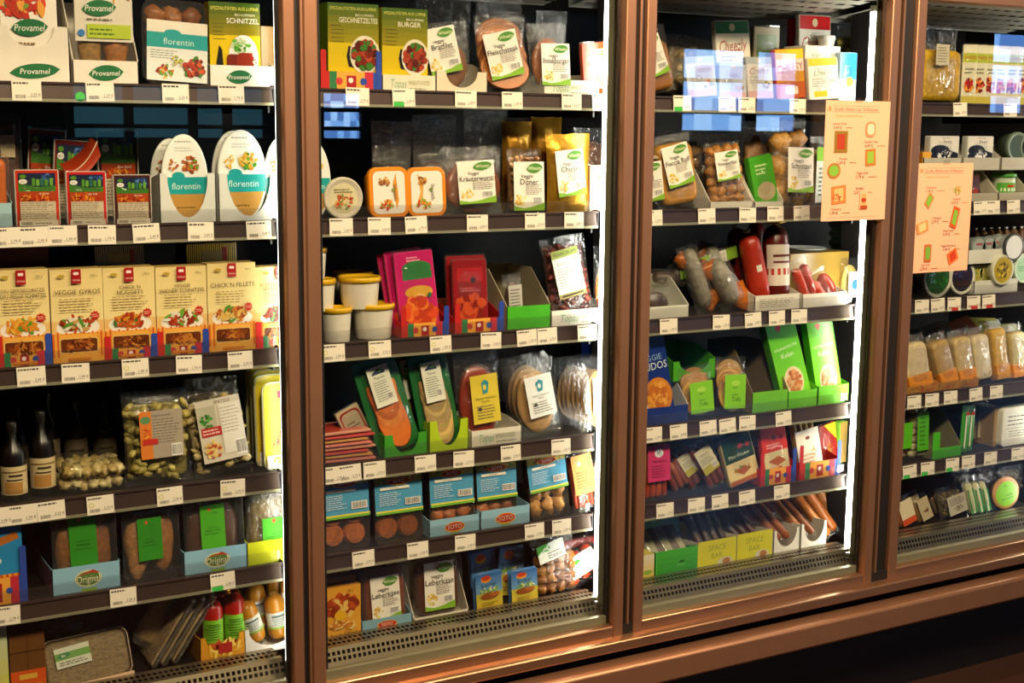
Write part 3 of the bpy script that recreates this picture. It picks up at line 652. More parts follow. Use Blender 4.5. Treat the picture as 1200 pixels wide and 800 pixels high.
def oval_pot(txt, sh, xc, ytop, yf, foods, w_px=52, short=None, hidden=False):
    p = Pl('spread_pot', txt, 'food pot', sh, xc-w_px/2, xc+w_px/2, ytop, yf=yf, lean=3, short=short); w, h = p.w, p.h; T = Matrix.Translation((0, 0, h/2)) @ Matrix.Rotation(R(-90), 4, 'X') @ Matrix.Diagonal((1, h/w, 1, 1))
    b = MB(); b.lathe([(w*.47, .008), (w*.4, .035), (0, .035)], '#a8823c', 'clear', T, 36); b.lathe([(w*.44, .006), (w*.37, .033), (0, .033)], '#b88a3c', 'meat', T, 30); p.part('pot_body', b)
    l = MB(); l.lathe([(0, .001), (w*.46, .001), (w*.5, .0005), (w*.5, .006), (w*.46, .009)], '#e9ede6', 'plas', T, 40); A = Art(l, w, h, y=.0007)
    A.e(.5, .5, .46, .46, '#ecefe8', 40); 
    A.poly([(.5+.46*math.cos(R(a)), .5+.46*math.sin(R(a))) for a in range(-160, -19, 10)], '#b98c42'); A.lines(.3, .16, .7, .2, 1, '#7a5a20')
    A.poly([(.03, .33), (.97, .33), (.985, .52), (.02, .52)], TEAL); A.e(.36, .53, .14, .05, TEAL); A.t(.52, .42, .075, 'florentin', '#c4e8e2', .62, 0, .1); A.lines(.3, .9, .7, .93, 1, '#9aa09a')
    A.lines(.3, .8, .72, .86, 2, '#b0b4ac', .3); A.food(.62, .66, .2, .1, foods, 20, k=.3); A.food(.25, .66, .12, .08, foods[:3], 7); p.part('lid', l); return p
F1 = ['#b86a2a', '#d08a4a', '#a8501c', '#5a9a2c', '#8a3a18']; F2 = ['#d8a83a', '#c88a2a', '#e0c060', '#58a02c', '#3f8a20']
oval_pot('white oval pot with teal band and brown ball picture, left one in white carton', 2, 219, 157, .119, F1, 54, short='the left oval pot')
oval_pot('white oval pot with teal band and yellow-green food picture, second in white carton', 2, 286, 152, .119, F2, 57, short='the right oval pot')
oval_pot('pale oval pot in shade behind the left oval pot', 2, 203, 162, .17, F1, 48); oval_pot('pale oval pot close behind the yellow-green oval pot', 2, 277, 153, .16, F2, 52); oval_pot('pale oval pot cut off by the first door frame', 2, 334, 160, .119, F1, 44)
oval_pot('white oval pot with teal band partly behind the left frame of the second door', 2, 367, 163, .119, F2, 44)
for x0, x1, txt in ((188, 254, 'crumpled white display carton with oval cut-out holding the left oval pot'), (257, 328, 'white display carton with oval cut-out holding the yellow-green oval pot')):
    tray(Pl('display_carton', txt, 'display carton', 2, x0, x1, 203), '#dfe2dc', .15, .085, cut=.72, notch=.012)
# --- third shelf: cream cartons
FD = [['#e0902a', '#d87a1c', '#f0b040', '#5f9a34'], ['#b84a22', '#e8e0c8', '#5a8f2e', '#8a3018', '#d0a060'], ['#a8341c', '#c85a28', '#d8902a', '#3f7a2c'], ['#6fa83a', '#9a2c14', '#b84a22', '#e8e4d0'], ['#c87830', '#e0b860', '#5a8f2e', '#a8401c'], ['#8a2c18', '#a84422', '#4f8a2c', '#5c1c10']]
for i, (x0, x1, yt, t1, t2, txt, s) in enumerate((
    (-3, 61, 316, 'TOFU GEMÜSESCHNITZEL', 'TOFU VEGGIE SCHNITZEL', 'cream carton of tofu veggie schnitzel, far left of the cream carton row', 'the tofu schnitzel carton'),
    (62.5, 123.5, 315, 'VEGGIE GYROS', '', 'cream carton reading VEGGIE GYROS with a window on the third shelf', 'the VEGGIE GYROS carton'),
    (124, 184, 313, 'CHICK´N', 'NUGGETS', 'cream carton of nuggets in a red and blue display carton', 'the nuggets carton'),
    (185, 244, 312, 'VEGGIE', 'WIENER SCHNITZEL', 'cream carton reading VEGGIE WIENER SCHNITZEL with red fillet picture', 'the wiener schnitzel carton'),
    (245, 301, 308, 'CHICK´N FILLETS', '', 'cream carton of fillets standing without a display carton, fifth of the row', 'the fillets carton'),
    (301, 356, 312, 'SOJA FILET FLOCKEN', 'SPECIAL VEGAN', 'cream carton cut off by the first door frame beside the fillets carton', 'the last cream carton'))):
    carton(Pl('cream_carton', txt, 'food carton', 3, x0, x1, yt, yf=.12, group='cream food cartons', short=s), lambda A: viana(A, t1, t2, FD[i]), '#e0c070', .04)
def vt(A):
    A.r(0, 0, 1, 1, '#f0a840'); A.r(0, 0, .14, 1, '#c4201c'); A.r(.14, 0, .26, 1, '#2f7a4a'); A.r(.86, 0, 1, 1, '#2a4aa0'); A.r(.72, 0, .86, 1, '#c42a3c'); A.r(.42, .1, .58, .8, '#a81c20'); A.e(.49, .55, .04, None, '#f8e8e0'); A.star(.3, .5, .07, '#c43a3a'); A.star(.7, .5, .07, '#2a4aa0')
def vtray(txt, sh, x0, x1, yt, name='display_carton', backh=.06, yf=.116, short=None):
    p = tray(Pl(name, txt, 'display carton', sh, x0, x1, yt, yf=yf, short=short), '#c4201c', .16, backh, vt, side='#c4201c', inner='#8a3a20')
    w, h = p.w, p.h
    for s in (-1, 1): b = MB(); b.rr(min(s*w/2, s*(w/2-.012)), max(s*w/2, s*(w/2-.012)), 0, h*2.1, -.0012, .0, .004, '#c4201c' if s < 0 else '#2a48a8', 'paper'); p.part('carton_ear', b, 'blue carton ear' if s > 0 else None)
for x0, x1, n in ((-4, 62, 'tofu schnitzel'), (123, 185, 'nuggets'), (185, 245, 'wiener schnitzel')): vtray('red, green and blue display carton holding the %s cartons' % n, 3, x0, x1, {-4: 412, 123: 407, 185: 402}[x0])
vtray('red and blue display carton cut off by the first door frame', 3, 300, 362, 392)
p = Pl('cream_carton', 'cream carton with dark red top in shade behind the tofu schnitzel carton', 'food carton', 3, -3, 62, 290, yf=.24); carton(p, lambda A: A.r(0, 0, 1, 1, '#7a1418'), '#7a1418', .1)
for x0, x1, yt, c1, c2, txt in ((116, 173, 288, '#b0a48a', '#2a2420', 'carton with black and white striped top behind the nuggets carton'), (222, 280, 285, '#d8b840', '#3a3020', 'carton with yellow and black striped top behind the fillets carton')):
    p = Pl('striped_carton', txt, 'food carton', 3, x0, x1, yt, yf=.2)
    def st(A, c1=c1, c2=c2):
        A.r(0, 0, 1, 1, c2)
        for i in range(24): A.r(i/24, .78, i/24+.02, 1, c1)
        A.r(.28, .83, .72, .93, '#8a7a50'); A.r(.7, .84, .8, .96, '#8a1c28')
    carton(p, st, c2, .08)
# --- fourth shelf
for x0, x1, yt, yf, txt, s in ((2, 33, 497, .118, 'short dark soy sauce bottle with cream label at front left', 'the left sauce bottle'), (36, 66, 484, .14, 'dark soy sauce bottle with cream label, right of two at the front', 'the right sauce bottle')):
    p = Pl('sauce_bottle', txt, 'bottle', 4, x0, x1, yt, yf=yf, short=s); bottle(p, '#0c0806', '#1c1816', [ '#cdb98c', (.05, .45, '#b08040', -50, 30), (.5, .55, '#3a3020', -40, 30), (.65, .72, '#3a3020', -30, 30), (.8, .84, '#7a6030', -60, 60)])
k = 0
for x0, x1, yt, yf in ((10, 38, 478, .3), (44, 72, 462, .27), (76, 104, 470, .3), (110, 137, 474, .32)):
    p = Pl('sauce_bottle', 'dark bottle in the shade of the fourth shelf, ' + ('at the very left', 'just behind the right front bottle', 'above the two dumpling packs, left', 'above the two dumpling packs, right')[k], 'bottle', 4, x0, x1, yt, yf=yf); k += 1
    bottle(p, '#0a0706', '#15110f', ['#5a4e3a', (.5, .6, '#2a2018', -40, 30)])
for lift, txt, s in ((.0, 'clear pack of pale dumplings lying flat, lower of two', 'the dumpling packs'), (.026, 'clear pack of pale dumplings lying on another one', None)):
    p = Pl('dumpling_pack', txt, 'food pack', 4, 76+lift*100, 146+lift*60, 0, yf=.13, h=.03, lift=lift, short=s); b = MB()
    for i in range(7):
        for j in range(3): b.blob(-p.w*.42+p.w*.84*i/6+p.rnd.uniform(-.003, .003), .02+.04*j+p.rnd.uniform(-.006, .006), .012+p.rnd.uniform(-.002, .003), p.w*.1, .02, .01, p.rnd.choice(['#cdb878', '#d8c88c', '#b8a060']), 'meat', p.rnd, .7, 10, 7, rot=p.rnd.uniform(-1, 1))
    p.part('food', b); f = MB(); f.rr(-p.w/2, p.w/2, .001, .026, 0, .13, .01, m='film', n=4, soft=.004); f.box(-p.w*.56, p.w*.56, .0, .13, .012, .0125, m='film'); p.part('film', f)
def gno(A): A.r(0, 0, 1, 1, '#a69a88'); A.t(.5, .9, .06, 'Fingernudeln', INK, .7); A.lines(.3, .3, .95, .84, 9, '#5f564c', .3); A.r(0, .0, .28, 1, '#d87a2a'); A.e(.14, .82, .12, .08, '#5a8a5a'); A.food(.14, .5, .1, .2, ['#c02a18', '#e8a030', '#d8541c'], 10); A.r(.05, .3, .4, .42, '#c02a20'); A.bar(.7, .02, .95, .28)
pouch(Pl('pasta_pack', 'clear pack of thick finger noodles with brown label on fourth shelf', 'food pack', 4, 150, 231, 458, lean=4, short='the finger noodle pack'), 'rough', ['#a89a4a', '#bcae5c', '#98883c'], gno, (.62, .5, .02, .3, -1), .045, 95, .9, .84)
def spa(A): A.r(0, 0, 1, 1, '#d4ccb8'); A.t(.6, .94, .05, 'SPÄTZLE', INK, .55); A.r(0, .55, .42, .9, '#b8b49c'); A.food(.2, .66, .16, .12, ['#3f8a28', '#5aa838', '#2a6a1c'], 10); A.r(.05, .42, .6, .56, '#b4262a'); A.lines(.08, .44, .56, .54, 2, '#f0d0c0'); A.r(.5, .1, 1, .9, '#e2ddd0'); A.lines(.52, .42, .98, .86, 8, '#a8a294', .3); A.bar(.75, .05, .98, .3); A.food(.25, .2, .22, .16, ['#d8b060', '#e8c878', '#b84a22'], 16)
pouch(Pl('pasta_pack', 'clear tilted pack of egg noodles with white and green label on fourth shelf', 'food pack', 4, 232, 302, 458, lean=5, roll=-9, short='the egg noodle pack'), 'rough', ['#c8b478', '#dcc890', '#b09a58'], spa, (.74, .72, .02, .16, 2), .04, 100, .9, .84)
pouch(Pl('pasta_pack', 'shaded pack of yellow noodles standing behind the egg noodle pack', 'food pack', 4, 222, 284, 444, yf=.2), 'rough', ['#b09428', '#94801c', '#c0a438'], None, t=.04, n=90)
def tof(A): A.g(0, 0, 1, 1, '#f0c020', '#f4e030', 8); A.r(.28, .84, .48, .93, '#8a1c4a'); A.t(.42, .72, .06, 'TOFU', '#3a2c14', .56); A.lines(.2, .55, .8, .66, 4, '#b08a1c', .3); A.food(.5, .34, .38, .1, ['#c8481c', '#d86a2a', '#e8a040', '#8a2c14'], 18, k=.3); A.r(0, 0, 1, .16, '#f4f0e4'); A.e(.25, .1, .12, .05, '#c8d83a')
for x0, yt, yf, txt, s in ((310, 446, .118, 'yellow rounded TOFU pack at the right end of the fourth shelf', 'the yellow TOFU pack'), (301, 437, .15, 'yellow rounded pack directly behind the front TOFU pack', None), (297, 432, .19, 'pack edge seen third in the curved row of TOFU packs', None), (291, 428, .23, 'pack edge seen last in the curved row of TOFU packs', None)):
    p = Pl('tofu_pack', txt, 'food pack', 4, x0, x0+58, yt, yf=yf, lean=3, short=s); w, h = p.w, p.h
    b = MB(); b.rr(-w/2, w/2, 0, h, .001, .02, .02, '#c8c8a0', 'plas', n=6, soft=.002, taper=.006); b.rr(-w/2+.004, w/2-.004, .004, h-.004, -.0002, .001, .018, '#f2dc38', 'gloss', n=6)
    tof(Art(b, w*.88, h*.93, Matrix.Translation((0, 0, h*.035)), y=-.0006)); p.part('printed_body', b)
# --- fifth shelf
def fish(A): A.r(0, 0, 1, 1, '#2a8cc8'); A.lines(.1, .88, .8, .96, 2, '#d0e8f4'); A.poly([(.3, .72), (.9, .82), (.95, .74), (.4, .64)], '#b86a2a'); A.e(.2, .5, .4, .08, '#d8e0e4'); A.food(.1, .5, .2, .05, ['#8a9a3a', '#3a4a20'], 6); A.r(0, 0, 1, .34, '#e89a30'); [A.r(i/9, 0, i/9+.04, .34, '#b84a1c') for i in range(9)]; A.rd(.1, .1, .8, .3, '#5a2410', .05)
carton(Pl('fish_finger_carton', 'blue carton with orange stick picture and window at far left', 'food carton', 5, -32, 29, 607, yf=.121, short='the blue carton'), fish, '#3a86b8', .04)
vtray('red and blue display carton under the blue carton at far left', 5, -38, 33, 678)
for i, (x0, x1, yt, yf, lab, lb, cols, tr, tw, s) in enumerate((
    (64, 140, 598, .121, ('Taifun', 'Schnitzel'), (.42, .66, -.02, .3, -1), ['#a06a34', '#b07a40', '#8c5828'], 'brown patties with tall green label in a pale blue carton', None, 'the first green-labelled pack'),
    (146, 213, 598, .121, ('Taifun', 'Bratfilet'), (.42, .6, -.02, .3, -1), ['#b88048', '#c48e56', '#a87038'], 'two light brown loaves with tall green label and no carton', None, 'the second green-labelled pack'),
    (218, 288, 582, .121, ('Tofu', 'Vegane Tatar'), (.4, .6, -.02, .3, -1), ['#4e3022', '#5e3a28', '#3e261a'], 'dark coarse loaf with bright green label in a pale blue carton', None, 'the dark green-labelled pack'),
    (291, 350, 577, .121, ('Tofu', 'Pilzle im Teig'), (.6, .42, .1, .22, 0), ['#8a7240', '#9c8450', '#75602f'], 'seeded loaf slices with wide green label in a yellow carton', None, 'the seeded loaf pack'))):
    tray_pack(Pl('vegetarian_roast_pack', 'black tray pack of ' + tr if i < 3 else 'clear pack of ' + tr, 'food pack', 5, x0, x1, yt, yf=yf, lean=3, short=s), 'pair' if i < 3 else 'block', cols, lambda A: taifun(A, *lab, c=('#2f8a1c', '#2f8a1c', '#4fb024', '#4fb82a')[i]), lb, .04, tc='#14100e' if i < 3 else '#a8a494', lid='film', tray_m='plas' if i < 3 else 'clear', fillw=.86)
def chia(A): A.e(.52, .5, .2, .32, '#d8dcb0'); A.e(.52, .5, .18, .26, '#5a7a3a'); A.t(.52, .48, .28, 'Original', '#f0ecd0', .34); A.poly([(.34, .62), (.6, .82), (.7, .66), (.55, .7)], '#b83a28'); A.r(.42, .02, .64, .14, '#8ab040')
for x0, x1, yt, n in ((62, 142, 662, 'patties'), (216, 290, 642, 'dark loaf')): tray(Pl('display_carton', 'pale blue display carton with oval emblem holding the %s pack' % n, 'display carton', 5, x0, x1, yt), '#8fc0dc', .16, .05, chia)
tray(Pl('display_carton', 'bright yellow display carton at the right end of the fifth shelf', 'display carton', 5, 290, 352, 632), '#d8e01c', .16, .06)
# --- bottom deck
def ycart(A): A.g(0, 0, 1, 1, '#d8d020', '#c8d8c0', 6); A.food(.5, .2, .4, .12, ['#4f9a2c', '#d8d84a'], 10)
carton(Pl('food_carton', 'pale green and yellow carton at the bottom left corner', 'food carton', 6, -34, 12, 728), ycart, '#d0d0a0', .04)
def ocart(A): A.r(0, 0, 1, .42, '#d8561c'); A.r(0, .42, 1, 1, '#6a4420'); A.r(.25, .28, .75, .36, '#e0b040'); A.food(.6, .12, .35, .1, ['#e88a2a', '#c03818', '#f0b850'], 14, k=.3); A.r(0, .72, 1, .73, '#4a2c14'); A.r(.5, .42, .51, 1, '#4a2c14'); A.lines(.1, .05, .4, .2, 3, '#f0d0a0')
carton(Pl('food_carton', 'carton with brown top half and orange lower half at bottom left', 'food carton', 6, 14, 55, 742, yf=.14), ocart, '#6a4420', .06)
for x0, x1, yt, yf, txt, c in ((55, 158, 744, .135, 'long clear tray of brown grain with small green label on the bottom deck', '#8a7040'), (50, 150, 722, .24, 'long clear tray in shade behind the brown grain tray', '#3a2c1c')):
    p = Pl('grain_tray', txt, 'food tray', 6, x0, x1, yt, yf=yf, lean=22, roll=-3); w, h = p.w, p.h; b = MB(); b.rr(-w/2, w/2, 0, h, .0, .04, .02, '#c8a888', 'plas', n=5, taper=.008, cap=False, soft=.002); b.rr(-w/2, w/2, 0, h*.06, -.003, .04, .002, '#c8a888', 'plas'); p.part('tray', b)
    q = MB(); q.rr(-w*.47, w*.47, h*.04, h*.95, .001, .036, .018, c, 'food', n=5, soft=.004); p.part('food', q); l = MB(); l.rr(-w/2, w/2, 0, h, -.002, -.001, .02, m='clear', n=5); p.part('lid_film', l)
    label_part(p, lambda A: (A.r(0, 0, 1, 1, '#c8ccb8'), A.r(0, .4, 1, .75, '#6a9a4a'), logo(A, .25, .6, .2, 'Bio', '#3f7a4a'), A.lines(.1, .1, .9, .32, 2, '#5a5a4a')), w*.4, h*.4, -w*.15, h*.42, -.0035, -3)
for i, (x0, x1) in enumerate(((172, 186), (184, 198), (196, 212))):
    p = Pl('wrap_pack', 'thin clear pack of wraps leaning to the right, ' + ('leftmost of three', 'middle of three', 'last of three beside the red sausages')[i], 'food pack', 6, x0, x1, 0, yf=.15, h=.155, roll=34); w, h = .012, p.h; b = MB()
    b.rr(-w/2, w/2, 0, h, 0, .12, .007, '#b09468', 'meat', n=4, soft=.004); p.part('food', b); f = MB(); f.rr(-w/2-.002, w/2+.002, -.002, h+.006, -.004, .124, .009, m='wrinkle', n=4, soft=.004); p.part('film', f)
p = Pl('wrap_pack', 'round clear pack of wraps with blue-green label lying behind the leaning packs', 'food pack', 6, 150, 205, 690, yf=.2, roll=30); tray_pack(p, 'smooth', ['#8a7048'], lambda A: (A.r(0, 0, 1, 1, '#7a9090'), A.lines(.1, .2, .9, .8, 4, '#3a5a5a')), (.5, .4, .1, .5, 0), .03, tc='#8a7a60', tray_m='clear')
for x0, x1, yt, yf, txt in ((238, 262, 706, .142, 'red sausage chub with green label, left of two in the small orange carton'), (263, 287, 698, .142, 'red sausage chub with green label, right of two in the small orange carton'), (250, 272, 690, .2, 'red sausage chub standing behind the two front ones')):
    chub(Pl('sausage_chub', txt, 'sausage', 6, x0, x1, yt, yf=yf, lift=.012), '#a81c12', ['#7cc02a']+[(z, z+.03, '#2f5a18', -60+(i*19) % 25, 40-(i*13) % 20) for i, z in enumerate((.15, .26, .37, .48, .59, .7, .8))], 'meat', '#6a1410', lz=(.22, .66))
tray(Pl('display_carton', 'orange and yellow display carton holding the two red sausage chubs', 'display carton', 6, 235, 288, 744), '#d8941c', .12, .05, lambda A: (A.food(.5, .5, .45, .3, ['#e8b030', '#c8541c', '#f0d060'], 14), A.r(.4, .3, .7, .7, '#a82018')), cut=.75, notch=.022)
for i, (x0, x1, yt, yf, ro, lf) in enumerate(((291, 314, 706, .142, -18, .01), (316, 340, 700, .142, -8, .012), (300, 322, 686, .18, -16, .03), (318, 340, 676, .2, -6, .03), (330, 352, 672, .15, 0, .03))):
    chub(Pl('sausage_chub', 'golden sausage chub with white label, ' + ('lowest and furthest left in the white carton', 'upright at the front beside the door frame', 'second row between the two front ones', 'half hidden at the back under the shelf', 'cut off by the door frame at the right')[i], 'sausage', 6, x0, x1, yt, yf=yf, roll=ro, lift=lf), '#b8781c', textband('#d8d8cc', '#5a6a6a', '#8aa84a'), 'meat', '#c89a4a', lz=(.3, .66))
chub(Pl('sausage_chub', 'golden sausage chub lying crosswise on top of the others', 'sausage', 6, 274, 296, 676, yf=.2, roll=-40, lift=.06), '#a86c1a', None, 'foil', '#c89a4a')
tray(Pl('display_carton', 'white display carton with curved front holding the golden sausage chubs', 'display carton', 6, 287, 352, 733), '#e6dfd2', .14, .05, cut=.85, notch=.014)
# ================================================================ SECOND DOOR
D2 = 'second door'
def lup(t, sz=.075, y='#e2c000'):
    def f(A):
        A.g(0, 0, 1, 1, y, '#2f5a18', 14); A.g(0, 0, 1, .55, '#e8c40c', '#d8be10', 4); A.t(.5, .94, .035, 'SPEZIALITÄTEN AUS LUPINE', '#d8d060', .92); A.t(.72, .87, .028, 'BIO-LUPINEN', '#e8e4c8', .4); A.t(.6, .81, .06, t, '#f4f0dc', .76)
        for i in range(5): A.lines(.08, .55+i*.045, .34, .575+i*.045, 1, '#5a4a14'); A.lines(.05, .55+i*.045, .08, .575+i*.045, 1, '#b83018')
        A.poly([(.4, .28), (.6, .26), (.5, .35), (.47, .5), (.4, .52), (.36, .4)], '#1c1a14'); A.e(.72, .42, .3, .22, '#e8dfc8', 22); A.food(.72, .42, .26, .18, ['#7a2414', '#a03a20', '#3f7a28', '#5c1c10', '#b84a2a'], 30, k=.35); A.r(.0, .0, 1, .06, '#c09a00')
    return f
carton(Pl('lupin_carton', 'green and yellow carton reading GESCHNETZELTES at left of top shelf', 'food carton', 1, 385, 444, 4, yf=.121, short='the GESCHNETZELTES carton'), lup('GESCHNETZELTES'), '#7a9a1c', .05)
vtray('red, green and blue display carton holding the GESCHNETZELTES carton', 1, 376, 447, 84)
carton(Pl('lupin_carton', 'green and yellow carton reading BURGER on the top shelf', 'food carton', 1, 448, 501, 10, yf=.121, short='the BURGER carton'), lup('BURGER'), '#a8961c', .04)
def topas(A): A.t(.3, .5, .5, 'Topas', '#7ab08a', .3, 0, .2); A.t(.68, .55, .28, 'WHEATY-FOOD', '#8a9a6a', .4); A.lines(.5, .12, .9, .3, 1, '#9aa08a')
tray(Pl('display_carton', 'cream low carton with green print holding the BURGER carton', 'display carton', 1, 448, 511, 88), '#e6dcc4', .16, .05, topas)
W4 = (.62, .66, -.04, .12, 4)
def wh(a, b_): return lambda A: wheaty(A, a, b_)
pouch(Pl('veggie_fillet_pack', 'bag of brown fillets with grey-white label standing in cut-out cream carton on top shelf', 'food pack', 1, 505, 560, 28, yf=.122, lean=4, roll=-6, short='the fillet bag in the cream carton'), 'oval', ['#8a5a2a'], wh('veggie', 'Bratfilet'), (.66, .66, -.12, .26, -6), .03, filmm='wrinkle', fillh=.7)
tray(Pl('display_carton', 'cream carton with wide cut-out front on the top shelf', 'display carton', 1, 511, 571, 84), '#e0d2b8', .16, .065, cut=.62, notch=.012)
pouch(Pl('veggie_steak_pack', 'tall pack of shingled brown steak slices with leaning white label on top shelf', 'food pack', 1, 566, 626, 18, lean=4, roll=-3, short='the tall steak slice pack'), 'slices', ['#b0662c', '#a05a26', '#bc7438'], wh('Veggie', 'Fleischsteak'), (.64, .58, .0, .2, -10), .035, 11, .92, .94)
pouch(Pl('veggie_burger_pack', 'small bag with crumpled white label between the steak slices and the orange pack', 'food pack', 1, 627, 674, 28, lean=4, roll=-4, short='the small burger bag'), 'oval', ['#a8602c'], wh('veggie', 'Steakburger'), (.7, .58, .03, .12, 3), .03, fillh=.75, filmm='wrinkle')
tray(Pl('display_carton', 'low cream carton with green print, right end of the top shelf', 'display carton', 1, 637, 702, 94), '#e6dfcc', .16, .05, topas)
def turk(A): A.r(0, 0, 1, 1, '#c83a14'); A.r(.25, .1, .95, .88, '#efe4c8'); logo(A, .7, .8, .2, 'Bio', '#5a8a2c', '#e8e8c0'); A.t(.6, .6, .1, 'Tu', '#2a2220', .5); A.food(.6, .25, .3, .14, ['#d8b84a', '#8ab040'], 10)
flatpack(Pl('red_pack', 'flat orange-red pack with cream label at the right end of the top shelf', 'food pack', 1, 684, 724, 50, yf=.125, roll=-5, short='the orange-red pack'), turk, '#b8401a', .012)
for x0, x1, yt, yf, t in ((492, 556, -8, .24, 'left'), (560, 616, -20, .26, 'middle'), (632, 668, 12, .25, 'right')): pouch(Pl('empty_bag_top', 'crinkled clear bag standing behind the top shelf bags, %s of three' % t, 'food pack', 1, x0, x1, yt, yf=yf), 'oval', ['#3a2818'], None, t=.03, filmm='wrinkle', fillh=.4)
# second shelf
def lidart(A): A.e(.5, .5, .36, None, '#d8d0a8', 30); A.food(.5, .42, .26, .2, ['#c86a3a', '#d8a060', '#8a9a4a', '#b84a2a', '#e0c890'], 22, k=.25); A.lines(.25, .62, .75, .74, 2, '#7a6a3a', .4)
round_face(Pl('dip_pot', 'round cream pot lying on its side with food picture lid, left of the orange tubs', 'food pot', 2, 380, 426, 205, short='the round cream pot'), '#d8d0b8', '#cfc6b0', lidart)
for x0, x1, a, txt, s in ((424, 470, -4, 'orange rectangular tub with white picture lid, left of two on second shelf', 'the left orange tub'), (468, 513, -3, 'orange rectangular tub with white picture lid, right of two on second shelf', 'the right orange tub')):
    p = Pl('margarine_tub', txt, 'food tub', 2, x0, x1, 196, lean=3, roll=-1, short=s); w, h = p.w, p.h; b = MB(); b.rr(-w/2*.94, w/2*.94, h*.03, h*.97, .008, .05, .018, '#e08418', 'plas', n=5, taper=.008); p.part('tub_body', b)
    l = MB(); l.rr(-w/2, w/2, 0, h, 0, .012, .02, '#e88a10', 'plas', n=6, soft=.002); A = Art(l, w*.8, h*.84, Matrix.Translation((0, -.0002, h*.08)))
    A.rd(0, 0, 1, 1, '#eee8dc', .16); A.poly([(.72, .1), (.8, .3), (.72, .95), (.62, .7), (.66, .4)], '#e0962a') if a == -4 else A.poly([(.1, .1), (.3, .5), (.2, .95), (.4, .7), (.36, .3)], '#e0a84a')
    A.food(.4, .22, .26, .14, ['#c8301c', '#e8902a', '#d8b84a', '#8aa83a'], 14); A.food(.35, .76, .2, .12, ['#b8742a', '#d8a050', '#8a4a1c'], 10); A.t(.68, .5, .1, 'Streich', '#5a4a3a', .5, R(-90)); A.e(.62, .56, .05, None, '#7a8a3a'); p.part('lid', l)
pouch(Pl('cold_cut_pack', 'wide bag of round brown slices with white label beside the orange tubs', 'food pack', 2, 525, 594, 172, lean=4, short='the round brown slice bag'), 'oval', ['#8a4418'], wh('Veggie', 'Kräuterwurst'), (.62, .62, .0, .18, -3), .035, filmm='wrinkle', fillh=.78, fillw=.95, top=.2)
pouch(Pl('doner_pack', 'bag of brown strips with label reading Döner on the second shelf', 'food pack', 2, 599, 640, 174, lean=3, short='the Döner bag'), 'rough', ['#b07a3c', '#c89858', '#8a5a28'], wh('Veggie', 'Döner'), (.86, .74, .0, .06, 0), .03, 60, .9, .86, filmm='film')
p = Pl('gold_pouch', 'tall golden foil pouch with white label on the second shelf', 'food pouch', 2, 645, 697, 157, lean=2, roll=-1, short='the golden pouch'); b = MB(); b.pillow(p.w, p.h, .03, '#c8942c', 'foil', 3, .002, y0=.017, top_seal=.06, jag=.002); p.part('pouch_body', b); label_part(p, lambda A: (wheaty(A, 'Veggie', 'Chunks')), p.w*.62, p.h*.58, 0, p.h*.22, -.002, -5)
p = Pl('pink_pack', 'pink and white pack at the right end of the second shelf', 'food pack', 2, 690, 728, 192, yf=.125, short='the pink pack'); flatpack(p, lambda A: (A.r(0, 0, 1, 1, '#c89a7c'), A.food(.3, .6, .3, .3, ['#d8a888', '#b8805c', '#e0bca0'], 16), A.r(.5, .05, 1, .9, '#efe8dc'), A.lines(.55, .2, .95, .7, 5, '#8a8078')), '#c89a7c', .015)
k = 0
for x0, x1, yt in ((440, 488, 142), (488, 540, 134), (548, 600, 128)):
    pouch(Pl('clear_bag', 'crumpled dark clear bag on the second shelf, ' + ('over the orange tubs', 'left of the brown slice bag', 'above the brown slice bag')[k], 'food pack', 2, x0, x1, yt, yf=.22), 'oval', ['#3a2010'], None, t=.04, filmm='wrinkle', fillh=.5, top=.3); k += 1
for x0, x1, yt, t in ((592, 628, 142, 'left'), (626, 662, 137, 'right')):
    p = Pl('gold_pouch', 'crumpled golden pouch top behind the Döner bag, %s of two' % t, 'food pouch', 2, x0, x1, yt, yf=.2); b = MB(); b.pillow(p.w, p.h, .035, '#a87a24', 'foil', 5, .005, y0=.02, top_seal=.05, jag=.006); p.part('pouch_body', b)
pouch(Pl('clear_bag', 'clear crinkled bag behind the pink pack', 'food pack', 2, 676, 722, 150, yf=.2), 'rough', ['#7a4a28', '#a06a3c'], None, t=.04, filmm='wrinkle')
# third shelf: yogurt tubs
yc = [(377, 412, 361, .116, 0, 'white ribbed tub with yellow lid, front left corner, cut by the door frame'), (414, 461, 357, .12, 0, 'white ribbed tub with yellow lid, lowest and nearest of the stack')]
for x0, x1, yt, yf, lf, txt in yc: tub(Pl('yellow_lid_tub', txt, 'food tub', 3, x0, x1, yt, yf=yf, lift=lf, group='yellow lid tubs', short='the yellow lid tub' if x0 == 414 else 'the corner tub'), '#e8e2d2', '#e0b020', rib=.012)
up = []
for x0, x1, yt, yf, lf, txt in ((364, 393, 326, .13, .0785, 'white tub with yellow lid stacked on the front left corner tub'), (398, 445, 323, .125, .0785, 'white tub with yellow lid standing on the nearest tub'), (372, 384, 290, .13, .157, 'top tub of the corner stack, hardly in view past the door frame')):
    pass
hh = bpy.data.objects
def stub(txt, x0, x1, h, yf, lf): tub(Pl('yellow_lid_tub', txt, 'food tub', 3, x0, x1, 0, yf=yf, lift=lf, h=h, group='yellow lid tubs'), '#e8e2d2', '#e0b020', rib=.012)
stub('white tub with yellow lid stacked on the corner tub', 356, 393, .068, .13, .0655)
stub('white tub with yellow lid in the upper layer, between the corner and the pink packs', 398, 445, .068, .125, .0655)
stub('yellow lid tub at the back of the lower layer', 396, 438, .066, .22, 0)
stub('yellow lid tub at the back of the upper layer', 392, 436, .066, .22, .067)
stub('yellow lid tub on top of the corner stack, mostly behind the door frame', 346, 383, .068, .13, .133)
